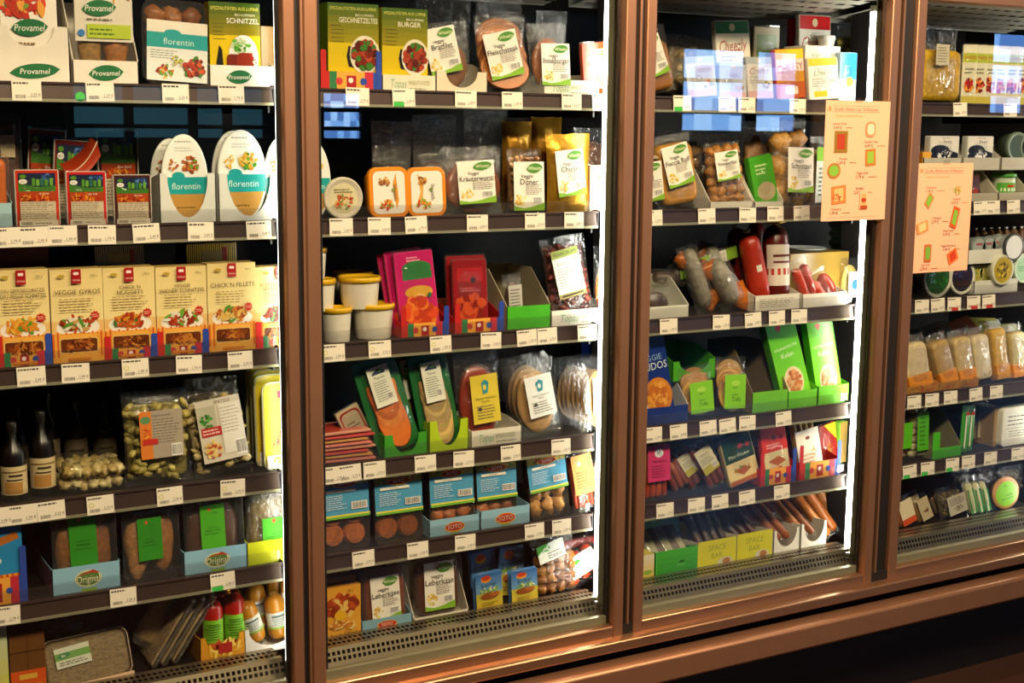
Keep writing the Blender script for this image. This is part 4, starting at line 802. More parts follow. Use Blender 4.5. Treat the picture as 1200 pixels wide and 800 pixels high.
def pink(c1, c2, dim=False):
    def f(A): A.r(0, 0, 1, 1, c1); A.e(.55, .8, .4, .09, '#2f7a3a'); A.r(.15, .66, .95, .76, '#2f7a3a'); A.e(.55, .5, .38, .08, '#d8a020'); A.lines(.3, .88, .7, .95, 2, '#f0b0c0'); A.food(.5, .25, .46, .2, [c2, '#d8561c', '#b83a18', '#e0742a'], 22, k=.4); A.e(.82, .45, .06, None, '#2f6a3a')
    return f
for i, (x0, x1, yt, yf, ro, txt) in enumerate(((471, 518, 293, .125, -4, 'bright pink slice pack, front one in the red display carton'), (463, 508, 291, .145, -6, 'pink slice pack second in the row behind the front pink one'), (458, 502, 294, .165, -8, 'pink slice pack last in the row behind the front pink one'))):
    flatpack(Pl('slice_pack', txt, 'food pack', 3, x0, x1, yt, yf=yf, lean=6, roll=ro, short='the pink slice pack' if not i else None), pink('#c01c64', '#d8481c'), '#d8307a', .009)
for i, (x0, x1, yt, yf, txt) in enumerate(((532, 574, 302, .125, 'dark red slice pack, front one in the right red display carton'), (525, 572, 297, .15, 'dark red slice pack behind the front dark red one'))):
    flatpack(Pl('slice_pack', txt, 'food pack', 3, x0, x1, yt, yf=yf, lean=5, short='the dark red slice pack' if not i else None), lambda A: (A.r(0, 0, 1, 1, '#8a1418'), A.r(.1, .7, .9, .9, '#a82024'), A.e(.6, .72, .08, None, '#2a2030'), A.food(.5, .3, .44, .24, ['#a83418', '#7a1c10', '#c04a20'], 20, k=.4), A.lines(.2, .55, .8, .62, 2, '#c86060')), '#8a1c1c', .009)
vtray('red, green and blue display carton holding the pink slice packs', 3, 470, 526, 378)
vtray('red, green and blue display carton holding the dark red slice packs', 3, 533, 590, 373)
p = tray(Pl('display_carton', 'bright green display carton with tall grey-brown back panel on the third shelf', 'display carton', 3, 594, 645, 358, short='the bright green carton'), '#46b41e', .2, .13, side='#a89c84', inner='#8f8468')
pouch(Pl('salami_pack', 'small dark pack with grey label inside the bright green carton', 'food pack', 3, 594, 616, 322, yf=.15, roll=-4), 'oval', ['#4a2c1c'], lambda A: (A.r(0, 0, 1, 1, '#b8b4a8'), A.lines(.1, .1, .9, .9, 8, '#5a5650')), (.7, .6, 0, .2, 0), .02)
def salami(A): A.r(0, 0, 1, 1, '#efeadb'); A.r(0, .84, 1, 1, '#8a9a4a'); A.t(.5, .92, .07, 'VEGAN SALAMI', '#2c2c20', .86); A.t(.4, .72, .07, 'Kümmel', '#2a2420', .5); A.lines(.1, .2, .92, .64, 8, '#8a867c', .35); A.r(0, 0, 1, .1, '#9a8a4a'); A.r(.1, .03, .9, .07, '#3a3420')
pouch(Pl('salami_pack', 'large pack of reddish salami slices with tilted white label on the third shelf', 'food pack', 3, 650, 702, 279, yf=.125, lean=5, roll=-7, short='the reddish salami pack'), 'rough', ['#6a2010', '#7c2c16', '#58180c'], salami, (.6, .56, -.02, .3, -5), .03, 90, .9, .9)
tray(Pl('display_carton', 'low white display carton holding the reddish salami pack', 'display carton', 3, 646, 716, 362), '#ebe6da', .16, .05, topas)
pouch(Pl('salami_pack', 'pack with orange slices and white label at the right end of the third shelf', 'food pack', 3, 698, 736, 288, yf=.14, short='the orange slice pack'), 'oval', ['#d8742a'], salami, (.8, .5, .0, .2, 0), .025)
# fourth shelf
for i in range(8):
    z = i*.0085; p = Pl('slice_pack', 'flat pink and yellow slice pack in the lying pile at left, ' + ('lowest of eight', 'second from the bottom', 'third from the bottom', 'fourth from the bottom', 'fifth from the bottom', 'sixth from the bottom', 'second from the top', 'topmost of eight')[i], 'food pack', 4, 372, 440-(i % 3)*4, 0, yf=.125+.003*(i % 2), h=.007, lift=z, yaw=(i*37) % 9-4, group='lying slice packs', short='the pile of pink packs' if i == 0 else None)
    b = MB(); b.rr(-p.w/2, p.w/2, .0005, .006, 0, .1, .002, ['#c87468', '#d8a050', '#b83a38', '#c88a70'][i % 4], 'plas', soft=.001); Art(b, p.w*.8, .08, Matrix.Translation((0, .01, .0061)) @ Matrix.Rotation(R(-90), 4, 'X'), y=-.0002).r(0, 0, 1, 1, ['#d8b060', '#b8402c'][i % 2]); p.part('printed_body', b)
    f = MB(); f.box(-p.w*.56, p.w*.56, -.006, .108, .003, .0036, m='film'); p.part('film', f)
flatpack(Pl('slice_pack', 'slice pack with red rim leaning against the green orange-slice pack', 'food pack', 4, 416, 446, 476, yf=.15, lean=10, roll=-24), lambda A: (A.r(0, 0, 1, 1, '#b8a888'), A.rd(.06, .06, .94, .94, '#8a2018', .2), A.rd(.12, .1, .88, .9, '#a89a80', .2), A.lines(.25, .3, .75, .7, 5, '#5a4a40')), '#8a8070', .008)
def agr(t2): return lambda A: (A.rd(0, 0, 1, 1, '#dfe0d0', .16), A.poly([(.2, .84), (.5, .94), (.8, .86), (.8, .8), (.2, .8)], '#2a3a5a'), A.e(.6, .88, .12, .03, '#5a9a3a'), A.t(.5, .72, .07, t2, '#2a4a2a', .6), A.lines(.15, .12, .85, .64, 9, '#6a7a6a', .35), A.bar(.6, .12, .85, .3))
def greenpack(p, cols, t2):
    w, h = p.w, p.h; b = MB(); b.rr(-w/2, w/2, 0, h, .014, .018, .004, '#176a2c', 'gloss', n=3, soft=.001); p.part('backing_card', b)
    p.part('food', contents('slices', w*.66, h*.9, .016, cols, p.rnd, 11, h*.03, .009)); f = MB(); f.pillow(w, h*.99, .026, m='film', seed=p.rnd.random()*9, y0=.012, side='front', top_seal=.05); p.part('film', f)
    label_part(p, agr(t2), w*.5, h*.42, -w*.03, h*.5, -.004, 0)
greenpack(Pl('slice_pack', 'dark green pack of orange shingled slices leaning over, fourth shelf', 'food pack', 4, 447, 497, 421, yf=.122, lean=8, roll=-15, short='the orange slices on green card'), ['#c8661c', '#d87a28', '#bc5a18'], 'Paprika')
greenpack(Pl('slice_pack', 'dark green pack of pale beige slices with white label', 'food pack', 4, 500, 545, 416, yf=.122, lean=8, roll=-8, short='the beige slices on green card'), ['#b8975a', '#c8a86a', '#a88850'], 'Natur')
b = Pl('slice_pack', 'dark green pack edge standing behind the beige slice pack', 'food pack', 4, 478, 520, 412, yf=.18, lean=6, roll=-10); greenpack(b, ['#8a7040'], 'Kräuter')
tray(Pl('display_carton', 'mid green display carton under the orange slice pack', 'display carton', 4, 450, 501, 508), '#3f9c28', .16, .06, cut=.6, notch=.006, side='#3f9c28')
tray(Pl('display_carton', 'lime display carton under the beige slice pack', 'display carton', 4, 503, 549, 492), '#b4d020', .16, .06, cut=.6, notch=.012, side='#b4d020')
def bru(yel): return lambda A: (A.r(0, 0, 1, 1, '#d8c23a' if yel else '#dfe2de'), A.food(.5, .78, .14, .1, ['#3a8a9a', '#2f7a6a', '#4a9ab0'], 8), A.poly([(.42, .6), (.6, .62), (.66, .84), (.5, .9), (.4, .8)], '#2a8a9a'), A.e(.5, .74, .06, .06, '#d8c23a' if yel else '#dfe2de'), A.t(.5, .52, .045, 'Veganer Aufschnitt', INK, .86), A.t(.5, .45, .045, 'Paprika' if yel else 'Natur', INK, .5), A.lines(.15, .08, .88, .38, 5, '#6a6650', .35), A.e(.26, .3, .07, .04, '#3a3a30'))
p = Pl('salami_pack', 'oval red salami slices with yellow label in a white carton', 'food pack', 4, 543, 594, 417, yf=.122, lean=5, roll=-3, short='the oval red salami pack'); pouch(p, 'oval', ['#8f2c14'], bru(True), (.62, .54, .08, .24, -1), .03, fillh=.84, fillw=.88, top=.06)
pouch(Pl('salami_pack', 'clear pack standing behind the oval red salami pack', 'food pack', 4, 536, 590, 412, yf=.16, lean=4), 'oval', ['#7a3418'], None, t=.02, fillh=.84)
pouch(Pl('salami_pack', 'pack of beige slices with white bird-head label, beside the oval red salami', 'food pack', 4, 612, 664, 424, yf=.122, lean=6, roll=-7, short='the beige slice pack with white label'), 'oval', ['#b8905c'], bru(False), (.6, .54, .04, .26, -2), .028, fillh=.82, fillw=.84, top=.08)
for i in range(2): pouch(Pl('salami_pack', ('second', 'third')[i]+' pack in line behind the beige slice pack', 'food pack', 4, 604-i*5, 656-i*4, 421-i*3, yf=.15+.03*i, lean=5, roll=-6), 'oval', ['#b8905c'], None, t=.018, fillh=.82, top=.08)
tray(Pl('display_carton', 'white display carton with green print holding the oval red salami pack', 'display carton', 4, 552, 611, 502), '#e4dfce', .16, .05, topas)
for i in range(7):
    pouch(Pl('slice_pack', 'thin clear pack on edge in the dense row near the right, ' + ('frontmost with white label', 'second of seven', 'third of seven', 'fourth of seven', 'fifth of seven', 'sixth of seven', 'hindmost of seven')[i], 'food pack', 4, 684-i*5.5, 728-i*5, 420-i*.6, yf=.125+.02*i, lean=4, yaw=12, group='packs in the dense row', short='the dense row of clear packs' if i == 0 else None), 'oval', ['#c89c64'], bru(False) if i == 0 else None, (.62, .5, .02, .25, 0), .014, fillh=.8, top=.06)
carton(Pl('blue_carton', 'blue carton high at the right end behind the dense row', 'carton', 4, 690, 716, 400, yf=.3), lambda A: A.r(0, 0, 1, 1, '#14388a'), '#14388a', .04)
# fifth shelf
for i, (x0, x1, yt, ro, kind, n, txt, s) in enumerate(((377, 435, 558, 0, 'discs', 4, 'blue-labelled pack of brown nuggets at the left end of the fifth shelf', 'the left blue-labelled pack'), (441, 497, 556, 0, 'discs', 4, 'blue-labelled pack of two large round patties, second from left', 'the round patty pack'), (505, 557, 547, 0, 'lumps', 9, 'blue-labelled pack of small balls in left part of pale blue carton', 'the left ball pack'), (560, 607, 541, 0, 'lumps', 9, 'blue-labelled pack of small balls in right part of pale blue carton', 'the right ball pack'), (624, 669, 534, -5, 'lumps', 6, 'tilted blue-labelled pack of golden pieces without carton', 'the tilted golden pack'))):
    tray_pack(Pl('veggie_patty_pack', txt, 'food pack', 5, x0, x1, yt, yf=.121, lean=5, roll=ro, short=s), kind, (['#a4561c', '#b8662a', '#8a4416'] if i < 4 else ['#c88a3c', '#d89c4c']), soto, (.98, .56, 0, .44, 0), .035, n, tc='#3a2c20', fillh=.5 if kind == 'lumps' else .48, fillw=.88, z0=.04)
def sotob(A): A.e(.5, .45, .2, .3, '#e8a820'); A.e(.5, .47, .18, .24, '#b82818'); A.t(.5, .47, .26, 'SOTO', '#f4e0c0', .28); A.r(.42, .08, .58, .16, '#7ab050')
tray(Pl('display_carton', 'pale blue display carton with red oval emblem, left of the two joined', 'display carton', 5, 503, 562, 606), '#8fbcd2', .16, .05, sotob)
tray(Pl('display_carton', 'pale blue display carton with red oval emblem, right of the two joined', 'display carton', 5, 563, 621, 595), '#8fbcd2', .16, .05, sotob)
pouch(Pl('veggie_steak_pack', 'orange-printed pack of red strips leaning at the right of the fifth shelf', 'food pack', 5, 676, 702, 530, yf=.125, lean=5, roll=-8, short='the orange strip pack'), 'links', ['#a83c1c', '#b84a24'], lambda A: (A.r(0, 0, 1, 1, '#d8803c'), A.food(.35, .8, .16, .1, ['#2f7a4a', '#3a8a9a', '#e8e0d0'], 6), A.lines(.15, .15, .9, .6, 6, '#8a4020', .35)), (.9, .66, 0, .3, 0), .025, 5, .9, .9)
pouch(Pl('veggie_steak_pack', 'clear pack with pale label at the right end of the fifth shelf', 'food pack', 5, 698, 730, 524, yf=.15, roll=-8), 'oval', ['#a87a4c'], bru(False), (.6, .6, 0, .3, 0), .02)
# bottom deck
def zwie(A): A.r(0, 0, 1, 1, '#e0a030'); A.food(.5, .62, .48, .26, ['#c8541c', '#a83c14', '#e8c060', '#8a3010'], 26, k=.3); A.e(.42, .45, .15, .1, '#e8b020'); A.food(.5, .25, .44, .1, ['#c87a2a', '#e8c87a'], 12); A.t(.55, .08, .09, 'Zwiebel-Stücke', '#3a2010', .84, R(3)); A.t(.7, .92, .04, '180 g', '#3a2010', .4)
for i, (x0, x1, yt, yf, txt) in enumerate(((380, 423, 687, .135, 'orange carton with dish photo at the left corner of the bottom deck'), (374, 417, 677, .17, 'orange carton second in line behind the corner one'), (368, 410, 667, .2, 'orange carton last in line behind the corner one'))): carton(Pl('orange_carton', txt, 'food carton', 6, x0, x1, yt, yf=yf, group='orange cartons'), zwie, '#c8862a', .025)
def leber(A): wheaty(A, 'veggie', 'Leberkäse')
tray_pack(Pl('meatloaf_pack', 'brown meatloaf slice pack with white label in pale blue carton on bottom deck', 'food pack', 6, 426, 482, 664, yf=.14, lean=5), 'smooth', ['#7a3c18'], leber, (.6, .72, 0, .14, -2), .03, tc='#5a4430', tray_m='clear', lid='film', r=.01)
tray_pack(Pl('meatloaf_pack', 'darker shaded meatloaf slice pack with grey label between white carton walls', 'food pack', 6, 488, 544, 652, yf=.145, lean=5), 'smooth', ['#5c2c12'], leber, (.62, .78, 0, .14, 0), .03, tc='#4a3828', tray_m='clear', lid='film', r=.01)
tray(Pl('display_carton', 'pale blue display carton with red oval emblem on the bottom deck', 'display carton', 6, 424, 483, 723), '#7fa8bc', .16, .05, sotob)
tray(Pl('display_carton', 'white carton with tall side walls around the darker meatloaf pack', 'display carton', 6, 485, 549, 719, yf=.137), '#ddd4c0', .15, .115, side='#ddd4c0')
def brat(A): A.g(0, 0, 1, .45, '#c8a82c', '#b8b040', 4); A.g(0, .45, 1, 1, '#6a9ac0', '#2a5a9a', 6); A.e(.4, .84, .2, .1, '#d8902a'); A.e(.4, .87, .18, .07, '#b83a20'); A.t(.5, .68, .1, 'Bratlinge', '#1a2440', .86, R(6)); A.food(.5, .52, .4, .08, ['#6a9a2c', '#8ab03a', '#e8e0a0'], 14); A.e(.5, .36, .34, .1, '#8a4a1c'); A.e(.7, .4, .2, .06, '#a8602a'); A.lines(.2, .08, .8, .2, 2, '#8a7020')
for x0, x1, yt, yf, ro, txt in ((558, 591, 671, .138, -2, 'small blue and yellow patty sachet, front left of four'), (599, 632, 667, .138, -1, 'small blue and yellow patty sachet, front right of four'), (556, 588, 645, .2, -6, 'small blue sachet behind the front left one'), (582, 614, 642, .19, 4, 'small blue sachet behind the front right one')):
    p = Pl('patty_sachet', txt, 'food sachet', 6, x0, x1, yt, yf=yf, lean=4, roll=ro, group='blue patty sachets'); b = MB(); b.pillow(p.w, p.h, .018, '#3a6aa0', 'gloss', 2, .0012, y0=.013, top_seal=.06); brat(Art(b, p.w*.92, p.h*.96, Matrix.Translation((0, .001, p.h*.02)), y=-.0006)); p.part('sachet_body', b)
pouch(Pl('veggie_snack_bag', 'clear bag of golden curled pieces with green-white header on the bottom deck', 'food pack', 6, 632, 682, 628, yf=.14, lean=6, roll=-3), 'lumps', ['#a86a24', '#bc7e30', '#94581c'], lambda A: (A.r(0, 0, 1, 1, '#dde0d4'), A.poly([(0, .5), (.5, 1), (.0, 1)], '#3f9a2c'), A.food(.3, .75, .2, .2, ['#3f9a2c', '#5ab03a'], 6), A.lines(.35, .1, .9, .5, 3, '#6a6a60'), A.bar(.5, .08, .9, .34)), (.62, .3, -.12, .62, -10), .04, 16, .9, .62, filmm='wrinkle')
p = Pl('veggie_sausage_pack', 'red sausages with green-white label lying at the right end of the bottom deck', 'food pack', 6, 668, 716, 642, yf=.15, lean=25, roll=-22); pouch(p, 'links', ['#a8361c', '#b8421f'], lambda A: (A.r(0, 0, 1, 1, '#dfe0d0'), A.e(.3, .7, .2, .1, '#3f9a2c'), A.lines(.2, .2, .8, .5, 4, '#6a6a60')), (.7, .5, 0, .2, 0), .025, 3)
p = Pl('veggie_sausage_pack', 'long red sausage pack lying crosswise on the right end pile', 'food pack', 6, 650, 704, 0, yf=.2, h=.03, lift=.075, roll=-3); b = MB(); b.tube([(-p.w/2, .02, .015), (0, .018, .017), (p.w/2, .02, .014)], .011, '#a8301c', 'meat', 12); p.part('food', b); f = MB(); f.rr(-p.w*.56, p.w*.56, 0, .03, .004, .036, .01, m='film', soft=.004); p.part('film', f)
# ================================================================ THIRD DOOR
BRN = ['#a87434', '#b88444', '#94622a']
pouch(Pl('veggie_roast_bag', 'brown loaf bag with tilted white label, left end of top shelf, third door', 'food pack', 1, 752, 800, 36, yf=.12, lean=5, roll=-12, short='the brown loaf bag'), 'smooth', ['#9a6228'], wh('Veggie', 'Steak'), (.62, .6, -.05, .26, -8), .045, fillh=.74)
def chz(top, wd, ink, low=None, bg='#e9e4d2'):
    def f(A):
        A.r(0, 0, 1, 1, bg); A.r(0, .84, 1, 1, top); A.t(.5, .68, .16, wd, ink, .84, R(4), .2); A.lines(.1, .36, .6, .56, 4, '#6a645a', .35); A.e(.5, .92, .09, .05, '#d8c8a0')
        A.food(.75, .3, .2, .12, ['#c87a2a', '#3f7a2a', '#d8a04a', '#7a3a18'], 10)
        if low: A.r(0, 0, 1, .18, low)
    return f
flatpack(Pl('cheese_alternative_pack', 'white pack with green top reading Cheezly, back row above the window reflection', 'food pack', 1, 842, 884, 23, yf=.2, lean=5, roll=-3), chz('#2f7a3a', 'Cheezly', '#a82a24'), '#c8c4b8', .014)
flatpack(Pl('cheese_alternative_pack', 'greenish pack with red lower half behind the green-topped white pack', 'food pack', 1, 880, 912, 29, yf=.27), lambda A: (A.r(0, 0, 1, 1, '#c8b878'), A.r(0, .0, 1, .5, '#a82a18'), A.r(.1, .55, .9, .9, '#7a9a3a'), A.t(.5, .4, .14, 'soja', '#e8d8a0', .8)), '#8a7a4a', .014)
flatpack(Pl('cheese_alternative_pack', 'pack with red top reading Cheezly standing highest at the right', 'food pack', 1, 935, 974, 15, yf=.24, lean=3), chz('#c01c1c', 'Cheezly', '#c8401c'), '#c8c4b8', .014)
flatpack(Pl('cheese_alternative_pack', 'red pack edge just left of the highest red-topped pack', 'food pack', 1, 922, 946, 20, yf=.28), lambda A: (A.r(0, 0, 1, 1, '#a8181c'), A.t(.5, .7, .14, 'fix', '#f0d8c8', .7)), '#8a1418', .012)
def yel(A): A.g(0, 0, 1, 1, '#b81c1c', '#e8c820', 3); A.r(0, .55, 1, .8, '#e8e0d0'); A.t(.5, .62, .16, 'CHEESY', '#c01c3c', .95, R(6)); A.rd(.3, .08, .75, .24, '#e8d8c8', .04); A.r(.4, .8, 1, 1, '#e8d020')
flatpack(Pl('cheese_alternative_pack', 'yellow and red pack with large magenta lettering on the top shelf', 'food pack', 1, 910, 946, 57, yf=.14, lean=4, roll=-4, short='the yellow and red cheese pack'), yel, '#b8241c', .016)
def whc(A): A.r(0, 0, 1, 1, '#eceadf'); A.r(0, .82, 1, 1, '#e0c83a'); A.t(.5, .66, .15, 'Cheese', '#6a8a4a', .85, R(3), .2); A.lines(.1, .3, .6, .52, 4, '#8a877c', .35); A.e(.8, .45, .08, .04, '#6a9a4a'); A.r(.15, .06, .6, .2, '#e0c020')
flatpack(Pl('cheese_alternative_pack', 'white pack with yellow top reading Cheese in front of the stacked small cartons', 'food pack', 1, 948, 985, 68, yf=.13, lean=4, roll=-4, short='the white cheese pack'), whc, '#d8d4c4', .016)
p = Pl('small_carton', 'small white carton lying on top of the white cheese pack', 'carton', 1, 943, 984, 0, yf=.17, h=.042, lift=.098); b = MB(); b.box(-p.w/2, p.w/2, 0, .08, 0, p.h, '#ece8dc', 'card', bev=.002); Art(b, p.w, p.h).t(.3, .5, .3, 'soja', '#3f9a7a', .4).lines(.5, .3, .9, .6, 2, '#8ab0a0'); p.part('carton_body', b)
tub(Pl('white_tub', 'small white tub with dome lid on top of the small white carton', 'food tub', 1, 960, 976, 0, yf=.2, lift=.141, h=.03), '#e8e4d8', '#ece8de')
flatpack(Pl('cheese_alternative_pack', 'blue and white pack at the right end of the top shelf beside the lamp', 'food pack', 1, 982, 1003, 60, yf=.15, short='the blue and white pack'), lambda A: (A.r(0, 0, 1, 1, '#e4ecf0'), A.r(0, .45, 1, 1, '#2a7ab8'), A.e(.6, .4, .25, .1, '#d8b040')), '#a8c0d0', .03)
pouch(Pl('nut_bag', 'bag of yellow pieces at the back right under the air outlet', 'food pack', 1, 984, 1016, 28, yf=.32), 'lumps', ['#b8a030', '#c8b040'], None, t=.04, n=16)
k = 0
for x0, x1, yt, yf, c, ttl in ((806, 842, 66, .13, '#c8ccd0', 'Cheese'), (842, 876, 74, .13, '#b8bcc8', 'Soja'), (876, 908, 66, .14, '#d0ccc8', 'Creme')):
    flatpack(Pl('cheese_alternative_pack', 'pale pack seen through the window reflection on the top shelf, %s of three' % ('leftmost', 'middle', 'rightmost')[k], 'food pack', 1, x0, x1, yt, yf=yf, lean=6, roll=(-4, 3, -2)[k], short='the %s pale pack' % ('left', 'middle', 'right')[k]), chz('#a8b0b8', ttl, '#8a4a5a', '#c8a0a0', c), '#a8a8a4', .014); k += 1
pouch(Pl('clear_bag', 'large crinkled clear bag lying behind the pale packs', 'food pack', 1, 780, 850, 48, yf=.24, roll=6), 'rough', ['#a8905c', '#8a7444'], None, t=.05, n=40, filmm='wrinkle')
# second shelf
pouch(Pl('veggie_nugget_bag', 'tall bag of golden loaf with tilted white label, left end of second shelf', 'food pack', 2, 780, 826, 160, yf=.12, lean=5, roll=-8, short='the golden loaf bag'), 'smooth', ['#c08a38'], wh('Veggie', 'Foccia Roll'), (.66, .56, -.02, .3, -6), .05, fillh=.84, fillw=.92, filmm='wrinkle')
pouch(Pl('veggie_nugget_bag', 'bag corner with white and green label cut off by the third door frame', 'food pack', 2, 744, 782, 170, yf=.13, roll=-8), 'rough', ['#c8b48a', '#b8a070'], wh('Veggie', 'Roll'), (.8, .6, 0, .1, 0), .04)
pouch(Pl('veggie_nugget_bag', 'bag of round brown nuggets with white label between white carton walls', 'food pack', 2, 838, 880, 168, yf=.125, lean=5, roll=-5, short='the brown nugget bag'), 'lumps', ['#b87c34', '#a8702c', '#c88c44'], wh('Veggie', 'Knusperfilet'), (.64, .44, -.06, .42, -3), .045, 24, .92, .9, filmm='wrinkle')
tray(Pl('display_carton', 'white display carton with tall sides around the brown nugget bag', 'display carton', 2, 832, 882, 236, yf=.12), '#e4dfd2', .16, .10)
tray(Pl('display_carton', 'white display carton with tall sides around the green pouch', 'display carton', 2, 884, 918, 236, yf=.12), '#e4dfd2', .16, .10)
p = Pl('green_pouch', 'bright green pouch with clear window beside the large loaf bag', 'food pack', 2, 886, 914, 183, yf=.14, lean=6, roll=-10, short='the green pouch'); flatpack(p, lambda A: (A.r(0, 0, 1, 1, '#3f9a1c'), A.e(.55, .25, .42, .2, '#a89a78'), A.lines(.2, .6, .8, .85, 3, '#c8e0a0')), '#3f9a1c', .02)
pouch(Pl('veggie_roast_bag', 'large crinkled bag of round brown loaves with white label near the poster', 'food pack', 2, 915, 956, 137, yf=.13, lean=5, short='the large loaf bag'), 'lumps', ['#b0803c', '#c09048', '#9a6c30'], wh('Veggie', 'Schnitzel'), (.72, .5, .04, .16, 2), .06, 6, .95, .8, filmm='wrinkle', top=.25)
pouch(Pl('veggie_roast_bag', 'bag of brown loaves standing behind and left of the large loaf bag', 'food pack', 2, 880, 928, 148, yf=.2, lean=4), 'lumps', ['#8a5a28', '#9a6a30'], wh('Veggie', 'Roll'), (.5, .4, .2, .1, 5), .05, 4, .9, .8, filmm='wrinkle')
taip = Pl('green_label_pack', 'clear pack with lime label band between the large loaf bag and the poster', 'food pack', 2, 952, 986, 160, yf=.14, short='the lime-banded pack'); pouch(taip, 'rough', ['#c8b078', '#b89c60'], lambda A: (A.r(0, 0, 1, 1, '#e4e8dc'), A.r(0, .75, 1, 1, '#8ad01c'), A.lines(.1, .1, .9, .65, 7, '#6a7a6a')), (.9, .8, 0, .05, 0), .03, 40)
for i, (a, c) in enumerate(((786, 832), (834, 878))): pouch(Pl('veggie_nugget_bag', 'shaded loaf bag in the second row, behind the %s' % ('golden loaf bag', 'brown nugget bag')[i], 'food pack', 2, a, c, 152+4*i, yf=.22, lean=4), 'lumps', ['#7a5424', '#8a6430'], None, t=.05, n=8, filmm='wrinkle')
# third shelf
p = tray(Pl('display_carton', 'white display carton with tall right wall at the left end of third shelf', 'display carton', 3, 740, 807, 359, short='the white left carton'), '#d8d8cc', .17, .09)
pouch(Pl('salami_pack', 'dark brown piece lying inside the white carton at the left end', 'food pack', 3, 756, 790, 338, yf=.135), 'oval', ['#3a1c10'], None, t=.03, filmm='wrinkle')
def dot(): return ['#8a8474', '#7c7666', '#948c7c']
for x0, x1, yt, yf, lf, ro, txt, s in ((822, 838, 288, .14, 0, -20, 'grey mould-coated salami in clear pack leaning left, lower pile', None), (852, 872, 300, .12, 0, -27, 'pale mould-coated salami in amber pack leaning left at the shelf edge', 'the mould-coated salami'), (838, 856, 284, .17, .02, -14, 'brown-grey salami standing between the two leaning ones', None)):
    p = Pl('salami', txt, 'sausage', 3, x0, x1, yt, yf=yf, lift=lf, roll=ro, lean=6, short=s); r = p.w/2; b = MB(); b.tube([(0, r+.004, r*1.05+.004+(p.h-2.1*r)*t) for t in (0, .33, .66, 1)], [r*.9, r, r, r*.85], dot()[0], 'food', 14); p.part('casing', b)
    a_ = MB(); a_.blob(p.w*.5, r+.012, p.h*.12, p.w*.6, p.w*.4, p.w*.7, '#b8641c', 'meat', p.rnd, .6); a_.blob(-p.w*.35, r+.014, p.h*.85, p.w*.55, p.w*.35, p.w*.5, '#a85a1c', 'meat', p.rnd, .6); p.part('amber_wrapper', a_, 'crumpled amber wrapper'); f = MB(); f.pillow(p.w*1.5, p.h*1.05, p.w*1.15, m='wrinkle', seed=ro, y0=r+.006, top_seal=.14, jag=.004); p.part('film', f)
for x0, x1, lf, ro, txt in ((798, 842, .075, -6, 'salami pack with green and white header lying on the left of the pile'), (820, 868, .095, -14, 'salami pack with green and white header lying tilted on top of the pile'), (776, 812, .06, 5, 'dark salami pack at the back of the pile near the door frame')):
    p = Pl('salami_pack', txt, 'food pack', 3, x0, x1, 0, yf=.19, h=.04, lift=lf, roll=ro); b = MB(); b.tube([(-p.w*.45, .03, .018), (0, .03, .02), (p.w*.45, .03, .018)], .015, '#5a4a3c', 'food', 12); p.part('casing', b)
    f = MB(); f.rr(-p.w*.55, p.w*.55, 0, .04, .008, .05, .014, m='wrinkle', soft=.006); p.part('film', f)
    if x0 != 776: label_part(p, lambda A: (A.r(0, 0, 1, 1, '#dcdccb'), A.r(0, 0, .3, 1, '#7aa02c'), A.r(.72, 0, 1, 1, '#7aa02c'), A.lines(.34, .2, .7, .8, 4, '#7a4a4a')), p.w*.95, .03, 0, .006, .005)
def stick(txt, x0, x1, yt, yf, ro, c, lf=0, lab=None, ln=5, short=None):
    p = Pl('salami', txt, 'sausage', 3, x0, x1, yt, yf=yf, roll=ro, lift=lf, lean=ln, short=short); chub(p, c, lab, 'meat', '#c8a878'); return p
stick('red salami stick with small white sticker leaning left of the tall dark red one', 882, 902, 272, .13, -13, '#a82a14', lf=.01, lab=['#a82a14', (.42, .6, '#d8d0c4', -25, 5)], short='the leaning red salami')
stick('dark red salami stick standing behind the leaning red one', 868, 888, 266, .2, -12, '#7a1c14')
p = stick('tall dark red salami with white and red label and gold top standing upright', 898, 922, 262, .13, 0, '#5c120e', lf=.008, lab=['#e0d8cc', (.0, .18, '#d8d0c4', -80, 80), (.26, .42, '#b8342a', -80, 80), (.55, .6, '#6a2a24', -50, 50), (.7, .76, '#6a2a24', -50, 50)], short='the tall dark red salami')
t = MB(); t.lathe([(p.w*.2, p.h), (p.w*.42, p.h*1.02), (p.w*.3, p.h*1.04), (p.w*.5, p.h*1.07)], '#b88a30', 'foil', Matrix.Translation((0, p.w/2, 0)), 10); p.part('foil_top', t)
stick('dark red salami behind the tall upright one, only its top showing', 874, 892, 258, .24, 4, '#5c120e')
tray(Pl('display_carton', 'white cut-away display carton with printed front holding the red salamis', 'display carton', 3, 884, 937, 345), '#e4dfd2', .16, .06, lambda A: A.lines(.1, .2, .9, .8, 5, '#a8a494'))
pouch(Pl('sausage_pack', 'clear green-edged pack of red sausages leaning against the brown carton', 'food pack', 3, 944, 966, 304, yf=.14, lean=6, roll=-22, short='the red sausage pack by the brown carton'), 'links', ['#b8341c', '#c84422'], None, t=.03, n=2)
pouch(Pl('sausage_pack', 'second clear pack of red sausages low beside the brown carton', 'food pack', 3, 962, 990, 322, yf=.13, lean=20, roll=-30), 'links', ['#b8341c'], None, t=.03, n=2)
carton(Pl('brown_carton', 'plain brown carton with slanting top on the right of third shelf', 'carton', 3, 924, 992, 296, yf=.2), lambda A: A.r(0, 0, 1, 1, '#a8863a'), '#a07c34', .1)
tray(Pl('display_carton', 'low white carton under the red sausage packs beside the lamp', 'display carton', 3, 940, 992, 343), '#e8e4d8', .14, .05)
